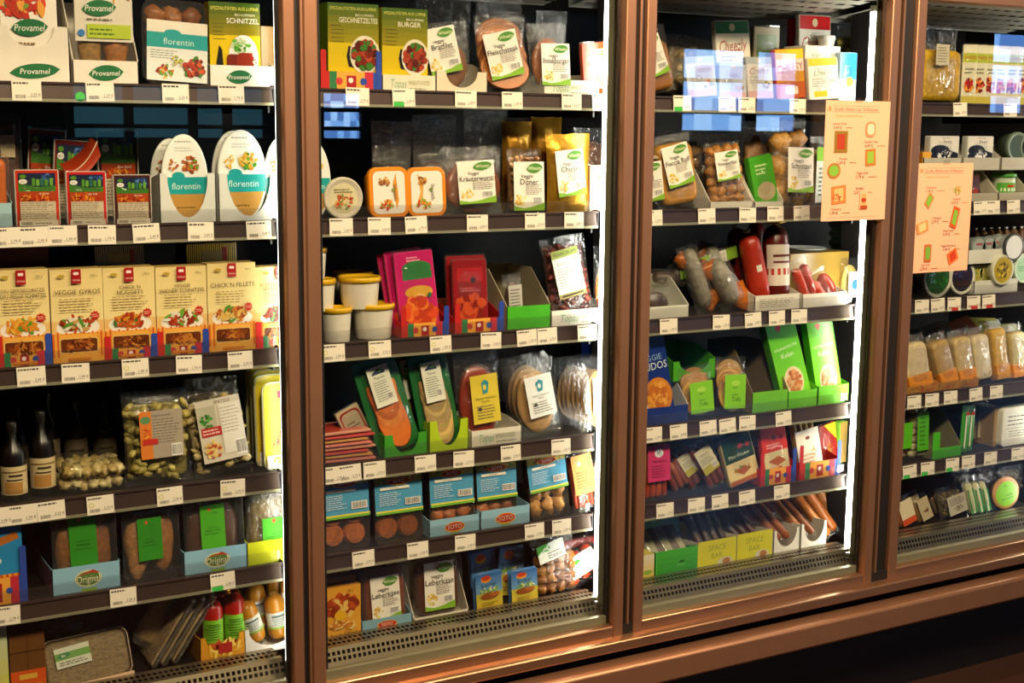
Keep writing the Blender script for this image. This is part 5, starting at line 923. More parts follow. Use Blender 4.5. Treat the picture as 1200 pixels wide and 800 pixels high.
tub(Pl('white_tub', 'white tub with clear lid standing on top of the brown carton', 'food tub', 3, 922, 962, 0, yf=.26, lift=.105, h=.03), '#d8d6c8', '#c8c8bc')
tub(Pl('white_tub', 'flat yellow-lid tub on top of the brown carton in front of the white tub', 'food tub', 3, 932, 968, 0, yf=.205, lift=.094, h=.014), '#d8c030', '#e0c020', lidh=.006)
for i in range(4): tub(Pl('white_tub', 'green and white tub in the stack at the right back, ' + ('lowest', 'second', 'third', 'topmost'[:7])[i] + ' of four', 'food tub', 3, 976, 1004, 0, yf=.33, lift=.09+.026*i, h=.025, group='stacked green and white tubs'), '#8ab090', '#c8d0c0')
pouch(Pl('pasta_pack', 'white and yellow pack right beside the lit lamp tube', 'food pack', 3, 990, 1012, 303, yf=.17), 'oval', ['#d8c068'], lambda A: (A.r(0, 0, 1, 1, '#ece8d4'), A.e(.5, .5, .3, .2, '#4a8ac0')), (.8, .6, 0, .1, 0), .04)
# fourth shelf
def blu(A): A.r(0, 0, 1, 1, '#142c78'); A.e(.6, .3, .4, .22, '#c87a1c'); A.food(.6, .3, .36, .18, ['#d8902a', '#b8641c', '#e0a040'], 20, k=.3); A.t(.5, .76, .07, 'VEGGIE', '#8ab0e0', .7); A.t(.55, .66, .09, 'NUDOS', '#d8e4f4', .8); A.poly([(0, .1), (.25, .15), (.2, .35), (0, .4)], '#c8ccd8')
carton(Pl('blue_carton', 'tall dark blue carton with orange food picture at the left end of fourth shelf', 'food carton', 4, 752, 792, 398, yf=.125, lean=6, roll=-8, short='the dark blue carton'), blu, '#102058', .04)
tray(Pl('display_carton', 'dark blue display carton with white inner walls, left end of fourth shelf', 'display carton', 4, 744, 806, 477), '#142c78', .17, .12, side='#c8ccd0', inner='#b8bcc4')
def nuri(p): pouch(p, 'slices', ['#c0903c', '#b08030', '#cca04c'], lambda A: (A.r(0, 0, 1, 1, '#7ec81c'), A.e(.5, .75, .2, .08, '#a8d84a'), A.t(.5, .62, .08, 'Bio', '#2a5a14', .3), A.t(.55, .28, .13, 'Tofu', '#1c3c0c', .5), A.t(.5, .42, .08, 'natur', '#2a5a14', .4)), (.7, .6, 0, .1, 0), .03, 9, .86, .92, filmm='film')
nuri(Pl('tofu_slice_pack', 'clear pack of golden slices with lime label below the green carton', 'food pack', 4, 804, 842, 430, yf=.125, lean=4, roll=-4, short='the golden slices with lime label'))
nuri(Pl('tofu_slice_pack', 'clear pack of golden slices with lime label, tilted to the right at the front', 'food pack', 4, 842, 877, 420, yf=.125, lean=4, roll=3, short='the tilted golden slices'))
for i in range(3): nuri(Pl('tofu_slice_pack', 'golden slice pack %s in line behind the tilted lime-labelled one' % ('second', 'third', 'fourth')[i], 'food pack', 4, 842-i*2, 876-i*3, 426-i*4, yf=.15+.028*i, lean=4, roll=2))
p = tray(Pl('display_carton', 'green carton with cut-out opening high above the golden slice pack', 'display carton', 4, 788, 838, 0, yf=.158, h=.05, lift=.092), '#4aa81c', .15, .075, cut=.7, notch=.02, inner='#3a7a1c')
pz = Pl('display_carton', 'brown carton supporting the green cut-out carton behind the golden slices', 'carton', 4, 792, 836, 0, yf=.175, h=.09); carton(pz, lambda A: A.r(0, 0, 1, 1, '#5a4a38'), '#5a4a38', .14)
tray(Pl('display_carton', 'large green and brown display carton, empty, with low green front', 'display carton', 4, 881, 923, 458), '#6ec02c', .19, .165, side='#8a7a58', inner='#5a5a30')
def veg(A): A.g(0, 0, 1, 1, '#7cd41c', '#5cc010', 5); A.e(.4, .93, .1, .03, '#d83a1c'); A.poly([(.3, .93), (.5, .93), (.4, .87)], '#d83a1c'); A.t(.5, .68, .035, 'VEGANKRÄUTER', '#e8f4d0', .8); A.t(.5, .59, .06, 'Kelan', '#e8f4d0', .5); A.e(.52, .26, .33, .18, '#e8d8b0', 24); A.food(.52, .26, .26, .15, ['#c87c40', '#e0a068', '#b8683a', '#d8b080'], 24, k=.3)
for x0, x1, yt, yf, ro, txt, s in ((919, 952, 377, .13, -14, 'bright green carton with oval window leaning left, left of two', 'the left bright green carton'), (959, 988, 375, .13, -8, 'bright green carton with oval window leaning left, next to the lamp', 'the right bright green carton')):
    carton(Pl('green_carton', txt, 'food carton', 4, x0, x1, yt, yf=yf, lean=7, roll=ro, short=s), veg, '#4fae14', .025)
for x0, x1, t in ((923, 957, 'left'), (958, 994, 'right')): tray(Pl('display_carton', 'low bright green display carton under the %s green window carton' % t, 'display carton', 4, x0, x1, 457 if x0 == 923 else 451), '#6cc82a', .17, .07, side='#6cc82a')
for i in range(3): tub(Pl('white_tub', 'small tub with coloured side in the stack behind the lamp, ' + ('lowest', 'middle', 'top')[i], 'food tub', 4, 985, 1010, 0, yf=.24, lift=.045*i, h=.044), ('#3f9a4a', '#b83a4a', '#e0e0d4')[i], '#e0e0d8')
# fifth shelf
def rosa(A): A.r(0, 0, 1, 1, '#c8306a'); A.e(.5, .78, .2, .12, '#dfe4e8'); A.food(.5, .78, .16, .1, ['#2a4a6a', '#3a6a8a', '#dfe4e8'], 8); A.t(.5, .56, .07, 'Würstchen', '#5a1030', .85); A.lines(.15, .1, .85, .46, 5, '#7a1c40', .35)
pouch(Pl('frankfurter_pack', 'pack of red sausages with pink label at the left end of the fifth shelf', 'food pack', 5, 758, 786, 517, yf=.125, lean=4, short='the pink-labelled sausages'), 'links', ['#b8481c', '#c85a28', '#a83c18'], rosa, (.92, .6, 0, .34, 0), .025, 4, .94, .94)
wl = lambda A: (A.r(0, 0, 1, 1, '#c8c4a8'), A.r(.0, .0, 1, .3, '#a8a03c'), A.t(.5, .75, .1, 'Wiener', '#3a3a30', .7), A.lines(.1, .35, .9, .65, 5, '#6a6a5a'), A.bar(.6, .1, .95, .3))
for x0, x1, yt, yf, ro, txt, s in ((834, 856, 515, .125, -28, 'sausage pack with grey-white label leaning steeply left, rightmost of three', 'the leaning sausage packs'), (812, 834, 522, .15, -30, 'sausage pack leaning steeply left, middle of three', None), (792, 814, 540, .15, -24, 'dark sausage pack leaning left next to the pink label pack', None)):
    pouch(Pl('frankfurter_pack', txt, 'food pack', 5, x0, x1, yt, yf=yf, lean=12, roll=ro, short=s), 'links', ['#8a4420', '#9a5028', '#7a3818'], wl if x0 != 792 else None, (.84, .5, 0, .36, 0), .022, 3, .92, .92)
def dar(A): A.r(0, 0, 1, 1, '#e0cc94'); A.r(0, .48, 1, 1, '#1c3a24'); A.t(.5, .6, .08, 'Mini Wiener', '#dce8c8', .8); A.e(.6, .78, .1, .05, '#a82a2a'); A.e(.85, .76, .08, .05, '#a82a2a'); A.poly([(.2, .3), (.5, .16), (.8, .26), (.55, .36)], '#b85c20'); A.food(.5, .3, .3, .06, ['#c86a28', '#a84a18', '#6a9a3a'], 8); A.r(0, 0, 1, .1, '#b0602c')
for x0, x1, yf, yt, t in ((856, 893, .125, 512, 'dark green and cream pack with mini sausage picture leaning left'), (846, 884, .17, 508, 'dark pack directly behind the mini sausage picture pack')): flatpack(Pl('mini_sausage_pack', t, 'food pack', 5, x0, x1, yt, yf=yf, lean=9, roll=-13, short='the mini sausage picture pack' if yf < .15 else None), dar, '#b8a878', .016)
def redp(A): A.r(0, 0, 1, 1, '#dcd0a0'); A.r(0, .52, 1, 1, '#d83420'); A.e(.5, .78, .1, .05, '#7a1414'); A.e(.8, .76, .08, .05, '#b0181c'); A.lines(.15, .58, .85, .68, 2, '#f4c8b0'); A.poly([(.15, .35), (.5, .24), (.88, .3), (.6, .42)], '#b8602c'); A.food(.5, .14, .44, .1, ['#b85c20', '#d8a868', '#8a3c14'], 14)
flatpack(Pl('mini_sausage_pack', 'red and cream sausage pack in the left red and blue display carton', 'food pack', 5, 898, 929, 498, yf=.13, lean=7, roll=-7, short='the red and cream sausage pack'), redp, '#c8301c', .016)
pouch(Pl('mini_sausage_pack', 'white-labelled pack of pale sausages in the right red and blue display carton', 'food pack', 5, 937, 966, 494, yf=.13, lean=7, roll=-8, short='the white-labelled pale sausages'), 'links', ['#c8a048', '#b89040'], lambda A: (A.r(0, 0, 1, 1, '#efe6d4'), A.e(.5, .82, .1, .04, '#7a3030'), A.food(.7, .5, .14, .1, ['#d89a4a', '#c8c06a'], 6), A.lines(.15, .1, .85, .5, 5, '#c8a08a')), (.92, .84, 0, 0, 0), .025, 4, .9, .96)
vtray('red, green and blue display carton holding the red and cream sausage pack', 5, 890, 932, 548)
vtray('red, green and blue display carton beside the lamp on the fifth shelf', 5, 936, 984, 540)
flatpack(Pl('mini_sausage_pack', 'dark red pack with yellow corner behind the right red and blue carton', 'food pack', 5, 964, 984, 496, yf=.17, roll=-10), lambda A: (A.r(0, 0, 1, 1, '#8a2014'), A.poly([(.3, 1), (1, 1), (1, .6)], '#e0c820'), A.food(.5, .4, .3, .2, ['#c8602a', '#3f7a2a'], 6)), '#8a2014', .012)
flatpack(Pl('tofu_slice_pack', 'lime pack at the right end of the fifth shelf, half behind the lamp', 'food pack', 5, 982, 1004, 492, yf=.2), lambda A: (A.r(0, 0, 1, 1, '#9ad83a'), A.r(0, 0, .4, 1, '#c8a050')), '#9ad83a', .02)
# bottom deck
def grn(A): A.g(0, 0, 1, 1, '#2f8f20', '#46b030', 4); A.e(.62, .5, .07, .05, '#1c5a1c'); A.lines(.5, .34, .76, .4, 1, '#8ad070'); A.r(0, 0, .02, 1, '#5ad03a')
p = tray(Pl('display_carton', 'deep green display carton with raised back lid on the bottom deck', 'display carton', 6, 768, 817, 643), '#3a9e24', .14, .05, grn, side='#3a9e24', inner='#2a7a1c', m='gloss')
b = MB(); T = Matrix.Translation((0, .07, .05)) @ Matrix.Rotation(R(-12), 4, 'X'); b.box(-p.w*.45, p.w*.5, 0, .003, 0, p.w*.8, '#38a022', 'gloss', T); Art(b, p.w*.95, p.w*.8, T, m='gloss').t(.5, .5, .14, 'Seitan', '#a8e09a', .5, R(-35)); p.part('raised_lid', b)
for i, x in enumerate((770, 778, 787, 795, 802)):
    q = Pl('snack_stick_pack', 'slim grey and silver stick pack in the deep green carton, ' + ('leftmost', 'second', 'middle', 'fourth', 'rightmost')[i] + ' of five', 'food pack', 6, x, x+12, 0, yf=.142, h=.11, lean=42, roll=-12, group='slim stick packs in the green carton', lift=.02); b = MB(); b.rr(-q.w/2, q.w/2, 0, q.h, 0, .01, .003, ('#8a8a70', '#4a4030')[i % 2], 'gloss', soft=.003); b.rr(-q.w/3, -q.w/6, 0.005, q.h*.95, -.0006, .0, .001, '#c8ccc0', 'foil'); q.part('wrapper', b)
pl = Pl('food_carton', 'small yellow and white carton at the bottom left corner beside the green one', 'food carton', 6, 748, 766, 650); carton(pl, lambda A: (A.g(0, 0, 1, 1, '#d8b820', '#e8e0c8', 5), A.e(.6, .3, .3, .1, '#8ab040')), '#d8c860', .05)
def space(A): A.r(0, 0, 1, 1, '#d0cc20'); A.t(.5, .72, .2, 'SPACE', '#8a9418', .84); A.t(.5, .44, .2, 'BAR', '#8a9418', .56); A.e(.72, .18, .2, .15, '#c8c8a8'); A.e(.75, .18, .1, .12, '#a8702c')
for x0, x1, yt, t in ((817, 862, 632, 'left'), (863, 904, 623, 'right')):
    tray(Pl('display_carton', 'yellow display carton reading SPACE BAR, %s of two' % t, 'display carton', 6, x0, x1, yt, short='x'), '#d0cc20', .2, .062, space, side='#e8e0cc')
def sausagepack(txt, x0, x1, yt, yf, ro, c, n=3, lean=35, lift=.02, h=.22, film_=True, grp=None):
    p = Pl('sausage_stick_pack', txt, 'food pack', 6, x0, x1, yt, yf=yf, lean=lean, roll=ro, lift=lift, h=h, group=grp)
    p.part('food', contents('links', p.w*.8, p.h*.92, .02, c, p.rnd, n, .004, .012))
    if film_: b = MB(); b.pillow(p.w*.85, p.h, .024, m='wrinkle', seed=x0, y0=.013, top_seal=.08); p.part('film', b)
k = 0
for x0, x1 in ((822, 832), (832, 842), (842, 851), (851, 860)): sausagepack('slim clear pack of dark sausage in the left SPACE BAR carton, ' + ('leftmost', 'second', 'third', 'rightmost')[k] + ' of four', x0, x1, 0, .145, -6, ['#3a2418', '#4a2e1c'], 1, 38, .04, .16, grp='slim packs in the left yellow carton'); k += 1
k = 0
for x0, x1 in ((866, 876), (876, 886), (886, 896)): sausagepack('slim dark sausage pack in the right SPACE BAR carton, ' + ('left', 'middle', 'right')[k] + ' of three', x0, x1, 0, .145, -22, ['#4a1c12', '#3a1a12'], 1, 45, .045, .2, grp='slim packs in the right yellow carton'); k += 1
for x0, x1, ro, c, t in ((912, 922, -28, '#8a4a20', 'first'), (922, 932, -30, '#9a5422', 'second')): sausagepack('clear sausage stick with twisted silver end in the left round-cut white carton, %s of two' % t, x0, x1, 0, .14, ro, [c], 1, 40, .03, .2)
for x0, x1, ro, c, t in ((940, 951, -28, '#9a5c28', 'first'), (951, 961, -30, '#8a4a20', 'second')): sausagepack('clear sausage stick with twisted silver end in the right round-cut white carton, %s of two' % t, x0, x1, 0, .14, ro, [c], 1, 40, .03, .2)
for i, (x0, x1, yf, ro, c) in enumerate(((968, 980, .15, -26, '#b8682a'), (975, 988, .18, -22, '#a85c24'), (958, 972, .22, -28, '#9a4c1c'), (980, 994, .24, -20, '#b06830'))): sausagepack('loose amber sausage stick in clear wrap near the lamp, ' + ('lowest at the front', 'second from the front', 'third, under the shelf', 'hindmost')[i], x0, x1, 0, yf, ro, [c], 1, 36, .01, .2)
for i, (x0, x1, yf, ro) in enumerate(((846, 858, .24, -34), (866, 878, .26, -36), (886, 898, .24, -38), (906, 918, .28, -34))): sausagepack('dark red sausage stick lying slanted at the back of the bottom deck, ' + ('leftmost', 'second', 'third', 'rightmost')[i] + ' of four', x0, x1, 0, yf, ro, ['#7a2014', '#5a1810'][i % 2:][:1], 1, 25, .05, .2)
for x0, x1, yt, t in ((906, 936, 620, 'left'), (938, 968, 612, 'right')): tray(Pl('display_carton', 'white display carton with round cut-out front, %s of two' % t, 'display carton', 6, x0, x1, yt, short='x'), '#e6e2d6', .16, .065, cut=.8, notch=.02)

# ================================================================ FOURTH DOOR
def cheeseb(txt, sh, x0, x1, yt, yf=.12, c='#c8a020', **k): return pouch(Pl('grated_cheese_bag', txt, 'food pack', sh, x0, x1, yt, yf=yf, **k), 'block', [c], lambda A: (A.r(0, 0, 1, 1, '#c8c0a8'), A.lines(.1, .1, .9, .9, 6, '#8a8470')), (.3, .26, -.1, .5, 0), .07, 120, 1, .66, filmm='wrinkle', top=.3)
cheeseb('large bag of yellow grated cheese at the left end of the top shelf, fourth door', 1, 1080, 1130, 30, short='the yellow cheese bag')
cheeseb('second yellow cheese bag close behind the first one', 1, 1092, 1138, 60, yf=.19)
def sach(A): A.r(0, 0, 1, 1, '#e8e4c8'); A.r(0, .7, 1, .86, '#b8c83a'); A.t(.5, .8, .08, 'Soyana', '#c01c1c', .9); A.food(.5, .32, .4, .14, ['#b8241c', '#d8482a', '#e8a030', '#7a1c14'], 14, k=.35); A.r(0, 0, 1, .12, '#c8b850'); A.lines(.15, .5, .85, .62, 2, '#8a8a6a')
for i, x in enumerate((1127, 1139, 1151, 1163, 1176, 1188)): flatpack(Pl('sauce_sachet', 'upright cream and lime sachet with red lettering, ' + ('first', 'second', 'third', 'fourth', 'fifth', 'sixth')[i] + ' from the yellow cheese bag', 'food sachet', 1, x, x+14, 50+i*.6, yf=.16, yaw=-18, group='upright cream and lime sachets', short='the cream and lime sachets' if i == 1 else None), sach, '#d8d4b0', .006)
def shp(A): A.r(0, 0, 1, 1, '#dcdcd4'); A.r(0, .62, 1, 1, '#e8e4dc'); A.t(.6, .8, .12, 'Sheese', '#1c1c24', .7); A.t(.55, .93, .06, 'BIO STYLE', '#1c1c24', .8); A.e(.35, .45, .34, .22, '#15151c'); A.poly([(0, .3), (.6, .5), (1, .35), (1, .1), (0, .05)], '#1c1c26'); A.food(.5, .3, .3, .16, ['#e8e8e8', '#2a2a34', '#f4f4f4', '#15151c'], 14)
for x0, x1, t in ((1088, 1124, 'left'), (1132, 1164, 'right')): flatpack(Pl('cheese_alternative_pack', 'white pack with black ink drawing reading Sheese, %s of two' % t, 'food pack', 2, x0, x1, 137, yf=.135, lift=.105, h=.075), shp, '#c8c8c0', .02)
def cartonstand(txt, sh, x0, x1, h, lift, yf, c='#b8b0a0', inner='#8a8474', bk=None, d=.13): return tray(Pl('display_carton', txt, 'display carton', sh, x0, x1, 0, yf=yf, h=h, lift=lift), c, d, bk or h*2, inner=inner)
cartonstand('grey-white display carton in the upper row holding the left ink drawing pack', 2, 1082, 1126, .035, .085, .125, '#b8b4a8')
cartonstand('grey-white display carton in the upper row holding the right ink drawing pack', 2, 1128, 1171, .035, .085, .125, '#b8b4a8')
cartonstand('grey-white display carton in the upper row with round lids, right edge of view', 2, 1173, 1216, .035, .085, .125, '#b8b4a8')
for i in range(2): round_face(Pl('round_pot', 'dark green pot lid standing in the upper right carton, %s of two' % ('left', 'right')[i], 'food pot', 2, 1180+i*15, 1204+i*15, 0, yf=.135, lift=.108, h=.05), '#5a6a5a', '#6a7a6a', lambda A: A.e(.5, .5, .4, None, '#3a4a3c'))
for a, c, t in ((1078, 1133, 'left, behind the poster'), (1134, 1169, 'middle'), (1170, 1206, 'right')): cartonstand('tall cream display carton in the lower row of second shelf, ' + t, 2, a, c, .024, 0, .12, '#c8c0ac', '#a8a08c', .084, .15)
flatpack(Pl('sauce_sachet', 'dark red food pack leaning inside the middle cream carton', 'food pack', 2, 1136, 1150, 0, yf=.14, h=.07, roll=-10), lambda A: (A.r(0, 0, 1, 1, '#4a2018'), A.food(.5, .3, .4, .25, ['#c8341c', '#8a1c14'], 8)), '#4a2018', .01)
p = Pl('round_pot', 'green and white upright tub inside the right cream carton', 'food pot', 2, 1176, 1196, 0, yf=.135, h=.076); tub(p, '#cdd8c0', '#4a9a3a'); band(p, ['#5aa83a', (.2, .5, '#d8e0c8', -60, 60), (.6, .8, '#b83a2a', -30, 20)], p.w*.47, .02, .05, cy=p.w/2)
carton(Pl('food_carton', 'small orange and white carton peeking out above the second poster', 'food carton', 2, 1078, 1088, 178, yf=.13), lambda A: A.g(0, 0, 1, 1, '#d8701c', '#e8b040', 3), '#d8861c', .05)
# third shelf: round pots on their side
def rp(i, txt, x0, x1, yf, lift, body, rim, art, grp=None, short=None): return round_face(Pl('round_pot', txt, 'food pot', 3, x0, x1, 0, yf=yf, lift=lift, h=.05, group=grp, short=short), body, rim, art)
g1 = lambda A: (A.e(.5, .5, .4, None, '#3a6a3a', 26), A.food(.6, .5, .25, .3, ['#2f7a2a', '#4a9a3a', '#3a5a2a'], 14), A.food(.3, .55, .12, .2, ['#5a9ab8', '#7ab0c8'], 6))
g2 = lambda A: (A.e(.5, .5, .4, None, '#2a2438', 26), A.food(.4, .6, .25, .2, ['#3a3a6a', '#6a4a7a', '#2a2a3a'], 10), A.r(.2, .25, .8, .4, '#3a2a24'))
rp(0, 'large white-rimmed pot on its side with green picture lid under the second poster', 1081, 1115, .12, 0, '#c8d8c4', '#e4e4d0', g1, short='the green picture pot'); rp(1, 'large white-rimmed pot on its side with dark purple lid under the second poster', 1112, 1142, .14, 0, '#d0d0c8', '#dcdccc', g2, short='the purple picture pot')
for i in range(3): rp(i, 'pale green pot rim directly behind the green picture pot, %s' % ('nearest', 'middle', 'furthest')[i], 1078-i*2, 1107-i*3, .2+.06*i, 0, '#b8d0b8', '#d4dcc8', lambda A: A.e(.5, .5, .4, None, '#a8c8a8'))
cartonstand('white display carton of silver pots, upper one on third shelf', 3, 1134, 1190, .04, .085, .13, '#d8d8d0', '#a8a8a0', .045, .15)
cartonstand('white display carton of picture pots, lower one on third shelf', 3, 1141, 1192, .038, 0, .13, '#d8d8d0', '#a8a8a0', .04, .15)
for i, (a, c) in enumerate(((1138, 1156), (1150, 1168), (1161, 1180))): rp(i, 'silver-grey pot lying in the upper white carton, %s of three' % ('left', 'middle', 'right')[i], a, c, .15, .098, '#8a9490', '#7c8884', lambda A: (A.e(.5, .5, .42, None, '#a8b0ac'), A.r(.3, .6, .7, .7, '#a84a5a')))
rp(3, 'bright silver pot lid standing in front of the upper white carton', 1177, 1199, .12, .09, '#c0c4c8', '#3a3e40', lambda A: A.e(.5, .5, .43, None, '#e4e8ec'), short='the silver pot')
for i, (a, c) in enumerate(((1138, 1153), (1147, 1162), (1155, 1170))): rp(i, 'yellow-green pot lying in the lower white carton, %s of three' % ('left', 'middle', 'right')[i], a, c, .15, .03, '#b8b46a', '#c8c48a', lambda A: (A.e(.5, .5, .42, None, '#a8a84a'), A.food(.5, .5, .3, .3, ['#7a8a2a', '#c8b050'], 6)))
rp(4, 'pot lid with olive and yellow picture in front of the lower white carton', 1162, 1187, .12, .022, '#c8c4a0', '#c8c8b0', lambda A: (A.e(.5, .5, .42, None, '#b8a030', 24), A.food(.5, .5, .3, .3, ['#6a5a1c', '#d8b83a', '#8a7a20', '#4a3a18'], 16)), short='the olive picture pot')
rp(5, 'pale green pot lid at the right edge beside the olive picture pot', 1188, 1212, .13, .022, '#b8d0b8', '#c8d8c4', lambda A: (A.e(.5, .5, .42, None, '#a8d0b0'), A.lines(.2, .4, .8, .6, 3, '#4a8a5a')))
for i in range(7): p = Pl('pate_tube', 'small brown tube at the back of the third shelf, ' + ('first', 'second', 'third', 'fourth', 'fifth', 'sixth', 'seventh')[i] + ' from left', 'food pack', 3, 1140+i*9, 1148+i*9, 0, yf=.32, h=.16, group='brown tubes in the back row'); chub(p, ['#5a3418', '#6a4420'][i % 2], None)
# fourth shelf: sandwiches
BREAD = ['#c8ac78', '#b89a64']
def sand(txt, x0, x1, yt, ro=-6, c='#dcc79a', fill='#d88a1c', yf=.13, short=None, t=.04):
    p = Pl('cheese_pack', txt, 'food pack', 4, x0, x1, yt, yf=yf, lean=8, roll=ro, short=short); w, h = p.w, p.h; b = MB(); b.rr(-w*.42, w*.42, h*.06, h*.86, .005, t, w*.2, c, 'meat', n=5, soft=.006); p.part('food', b)
    if fill: q = MB(); q.rr(-w*.44, w*.44, h*.03, h*.28, .001, t*.6, .004, fill, 'meat', soft=.003); p.part('orange_slice', q, 'orange foot of the pack')
    f = MB(); f.pillow(w, h, t*1.25, m='wrinkle', seed=x0, y0=t*.55, top_seal=.16, jag=.003); p.part('film', f); return p
sand('clear pack of pale cheese with orange foot at the left end of fourth shelf', 1066, 1097, 395, -8, short='the first pale cheese pack'); sand('tilted pack of brown cheese with orange foot, second on fourth shelf', 1104, 1126, 392, -14, '#b89860', short='the second cheese pack')
sand('pack of two cheese rounds with orange foot, third on fourth shelf', 1126, 1148, 387, -8, '#ccb27c', short='the third cheese pack'); sand('plain pale cheese block in clear pack, fourth on the shelf', 1147, 1168, 384, -6, '#dccba6', None, short='the plain cheese block')
sand('yellow rectangular cheese in clear pack with bright edge, fifth on the shelf', 1169, 1187, 375, -4, '#d0a440', '#c88a1c', short='the yellow cheese block'); sand('cheese pack with orange foot at the right edge of view', 1188, 1210, 380, -4, '#b8a468')
tray(Pl('display_carton', 'low orange and red printed display carton under the first cheese pack', 'display carton', 4, 1062, 1100, 452), '#c88a3c', .14, .04, lambda A: A.food(.5, .5, .45, .3, ['#c02820', '#8a7a2c', '#d8a040'], 10))
tray(Pl('display_carton', 'low orange and red printed display carton under the second and third cheese packs', 'display carton', 4, 1100, 1147, 446), '#b8823c', .14, .04, lambda A: A.food(.5, .5, .45, .3, ['#c02820', '#8a7a2c', '#d8a040'], 14))
k = 0
for x0, x1, lf, c, ro in ((1066, 1098, .12, '#6a5c44', 8), (1090, 1124, .13, '#8a7c64', -10), (1120, 1152, .135, '#a8521c', -12), (1146, 1182, .14, '#b8b04a', 5), (1176, 1206, .12, '#8a843c', 0)):
    flatpack(Pl('cheese_pack', ('grey-brown pack lying above the first cheese pack', 'clear pack lying above the second cheese pack', 'orange and red printed pack lying above the third cheese pack', 'yellow-green pack lying above the yellow cheese block', 'olive pack at the back right edge')[k], 'food pack', 4, x0, x1, 0, yf=.2, h=.07, lift=lf-.02, lean=50, roll=ro), lambda A, c=c: (A.r(0, 0, 1, 1, c), A.food(.5, .5, .35, .3, [c, '#d8c890', '#a86a2c'], 8)), c, .02); k += 1
# fifth shelf
p = Pl('tofu_pack', 'tall pack of stacked slices with green label at left of fifth shelf, fourth door', 'food pack', 5, 1070, 1090, 476, yf=.13, lean=3, short='the tall green-labelled pack'); pouch(p, 'lumps', ['#a8a878', '#b8b488'], lambda A: (A.r(0, 0, 1, 1, '#4fae1c'), A.lines(.2, .1, .8, .9, 7, '#2a6a14')), (.66, .72, .0, .18, 0), .03, 14, .98, .96)
pouch(Pl('tofu_pack', 'green and brown pack cut off by the fourth door frame', 'food pack', 5, 1050, 1068, 490, yf=.14), 'rough', ['#b8602a', '#a89a68'], lambda A: A.r(0, 0, 1, 1, '#5ac01c'), (.8, .6, 0, .3, 0), .02, 20)
p = tray(Pl('display_carton', 'green display carton with L-shaped cut front and tall brown side', 'display carton', 5, 1092, 1126, 524, short='the green cut-out carton'), '#4ab824', .17, .12, side='#8a8468', inner='#3a5a24')
b = MB(); b.box(-p.w/2, -p.w*.26, -.0005, .001, 0, p.h*2.6, '#4ab824', 'card'); p.part('carton_ear', b)
for i, x in enumerate((1126, 1132)): q = Pl('snack_stick_pack', 'slim green and white stick pack with red top, %s of two' % ('left', 'right')[i], 'food pack', 5, x, x+9, 476, yf=.13+.01*i, roll=2, short='the slim green sticks' if i else None); b = MB(); b.pillow(q.w, q.h, .012, '#3f9a2c', 'gloss', i, y0=.008); Art(b, q.w*.5, q.h, y=-.0006).r(0, .1, .4, .8, '#e4e8d8').e(.5, .84, .5, .04, '#b82a24'); q.part('wrapper', b)
pouch(Pl('tofu_pack', 'clear pack with beige label standing in shade behind the shelf guard', 'food pack', 5, 1142, 1162, 472, yf=.2, short='the beige-labelled pack'), 'smooth', ['#8a7a58'], lambda A: (A.r(0, 0, 1, 1, '#b8ac90'), A.lines(.1, .1, .9, .9, 7, '#6a6048')), (.8, .6, 0, .15, 0), .03)
carton(Pl('food_carton', 'plain light brown carton left of the white rounded pack', 'carton', 5, 1163, 1174, 478, yf=.15), lambda A: A.r(0, 0, 1, 1, '#a88c5c'), '#a88c5c', .08)
p = Pl('white_label_pack', 'rounded white pack with handwritten-style black lines at the right edge', 'food pack', 5, 1173, 1212, 476, yf=.13, short='the rounded white pack'); b = MB(); b.rr(-p.w/2, p.w/2, 0, p.h, 0, .03, .012, '#e8e8dc', 'plas', soft=.002); Art(b, p.w*.86, p.h*.9, Matrix.Translation((0, 0, p.h*.05))).lines(.1, .5, .95, .85, 3, '#3a3a34', .25).r(.05, .45, .95, .46, '#3a3a34').lines(.15, .2, .9, .4, 3, '#4a4a44', .25); p.part('printed_body', b)
for i in range(2): pouch(Pl('tofu_pack', 'pale pack lying on top at the back of fifth shelf, %s' % ('left', 'right')[i], 'food pack', 5, 1160+i*24, 1182+i*24, 0, yf=.28, h=.05, lift=.11), 'rough', ['#a8a060'], None, t=.03, n=20)
# bottom deck
pouch(Pl('frankfurter_pack', 'pack of sausages with white and orange label at left of the bottom deck, fourth door', 'food pack', 6, 1056, 1078, 584, yf=.14, lean=10, roll=-16), 'links', ['#b8622c'], lambda A: (A.r(0, 0, 1, 1, '#dccfae'), A.r(0, 0, 1, .25, '#c84a1c')), (.7, .8, 0, .1, 0), .02, 3)
for i, (a, c, ro) in enumerate(((1078, 1098, -18), (1070, 1088, -20), (1098, 1116, -20))): pouch(Pl('frankfurter_pack', 'brown sausage pack with beige label leaning left on the bottom deck, ' + ('front', 'left', 'right')[i] + ' one', 'food pack', 6, a, c, 582-i*3, yf=.15+.02*i, lean=12, roll=ro), 'links', ['#8a6a38', '#7a5a2c'], lambda A: (A.r(0, 0, 1, 1, '#b8a888'), A.poly([(.2, .4), (.8, .5), (.7, .3)], '#6a4a20')), (.6, .8, 0, .1, 0), .022, 3)
pouch(Pl('grain_bag', 'clear bag of dark herbs with crumpled grey-white label on the bottom deck', 'food pack', 6, 1108, 1134, 572, yf=.15, lean=10, roll=-10), 'rough', ['#6a5a2c', '#8a7a44'], lambda A: (A.r(0, 0, 1, 1, '#bab4a0'), A.lines(.1, .5, .9, .9, 5, '#4a443a'), A.food(.5, .3, .3, .15, ['#6a5a34', '#8a8a6a'], 8)), (.8, .6, .1, .1, 0), .035, 60, filmm='wrinkle')
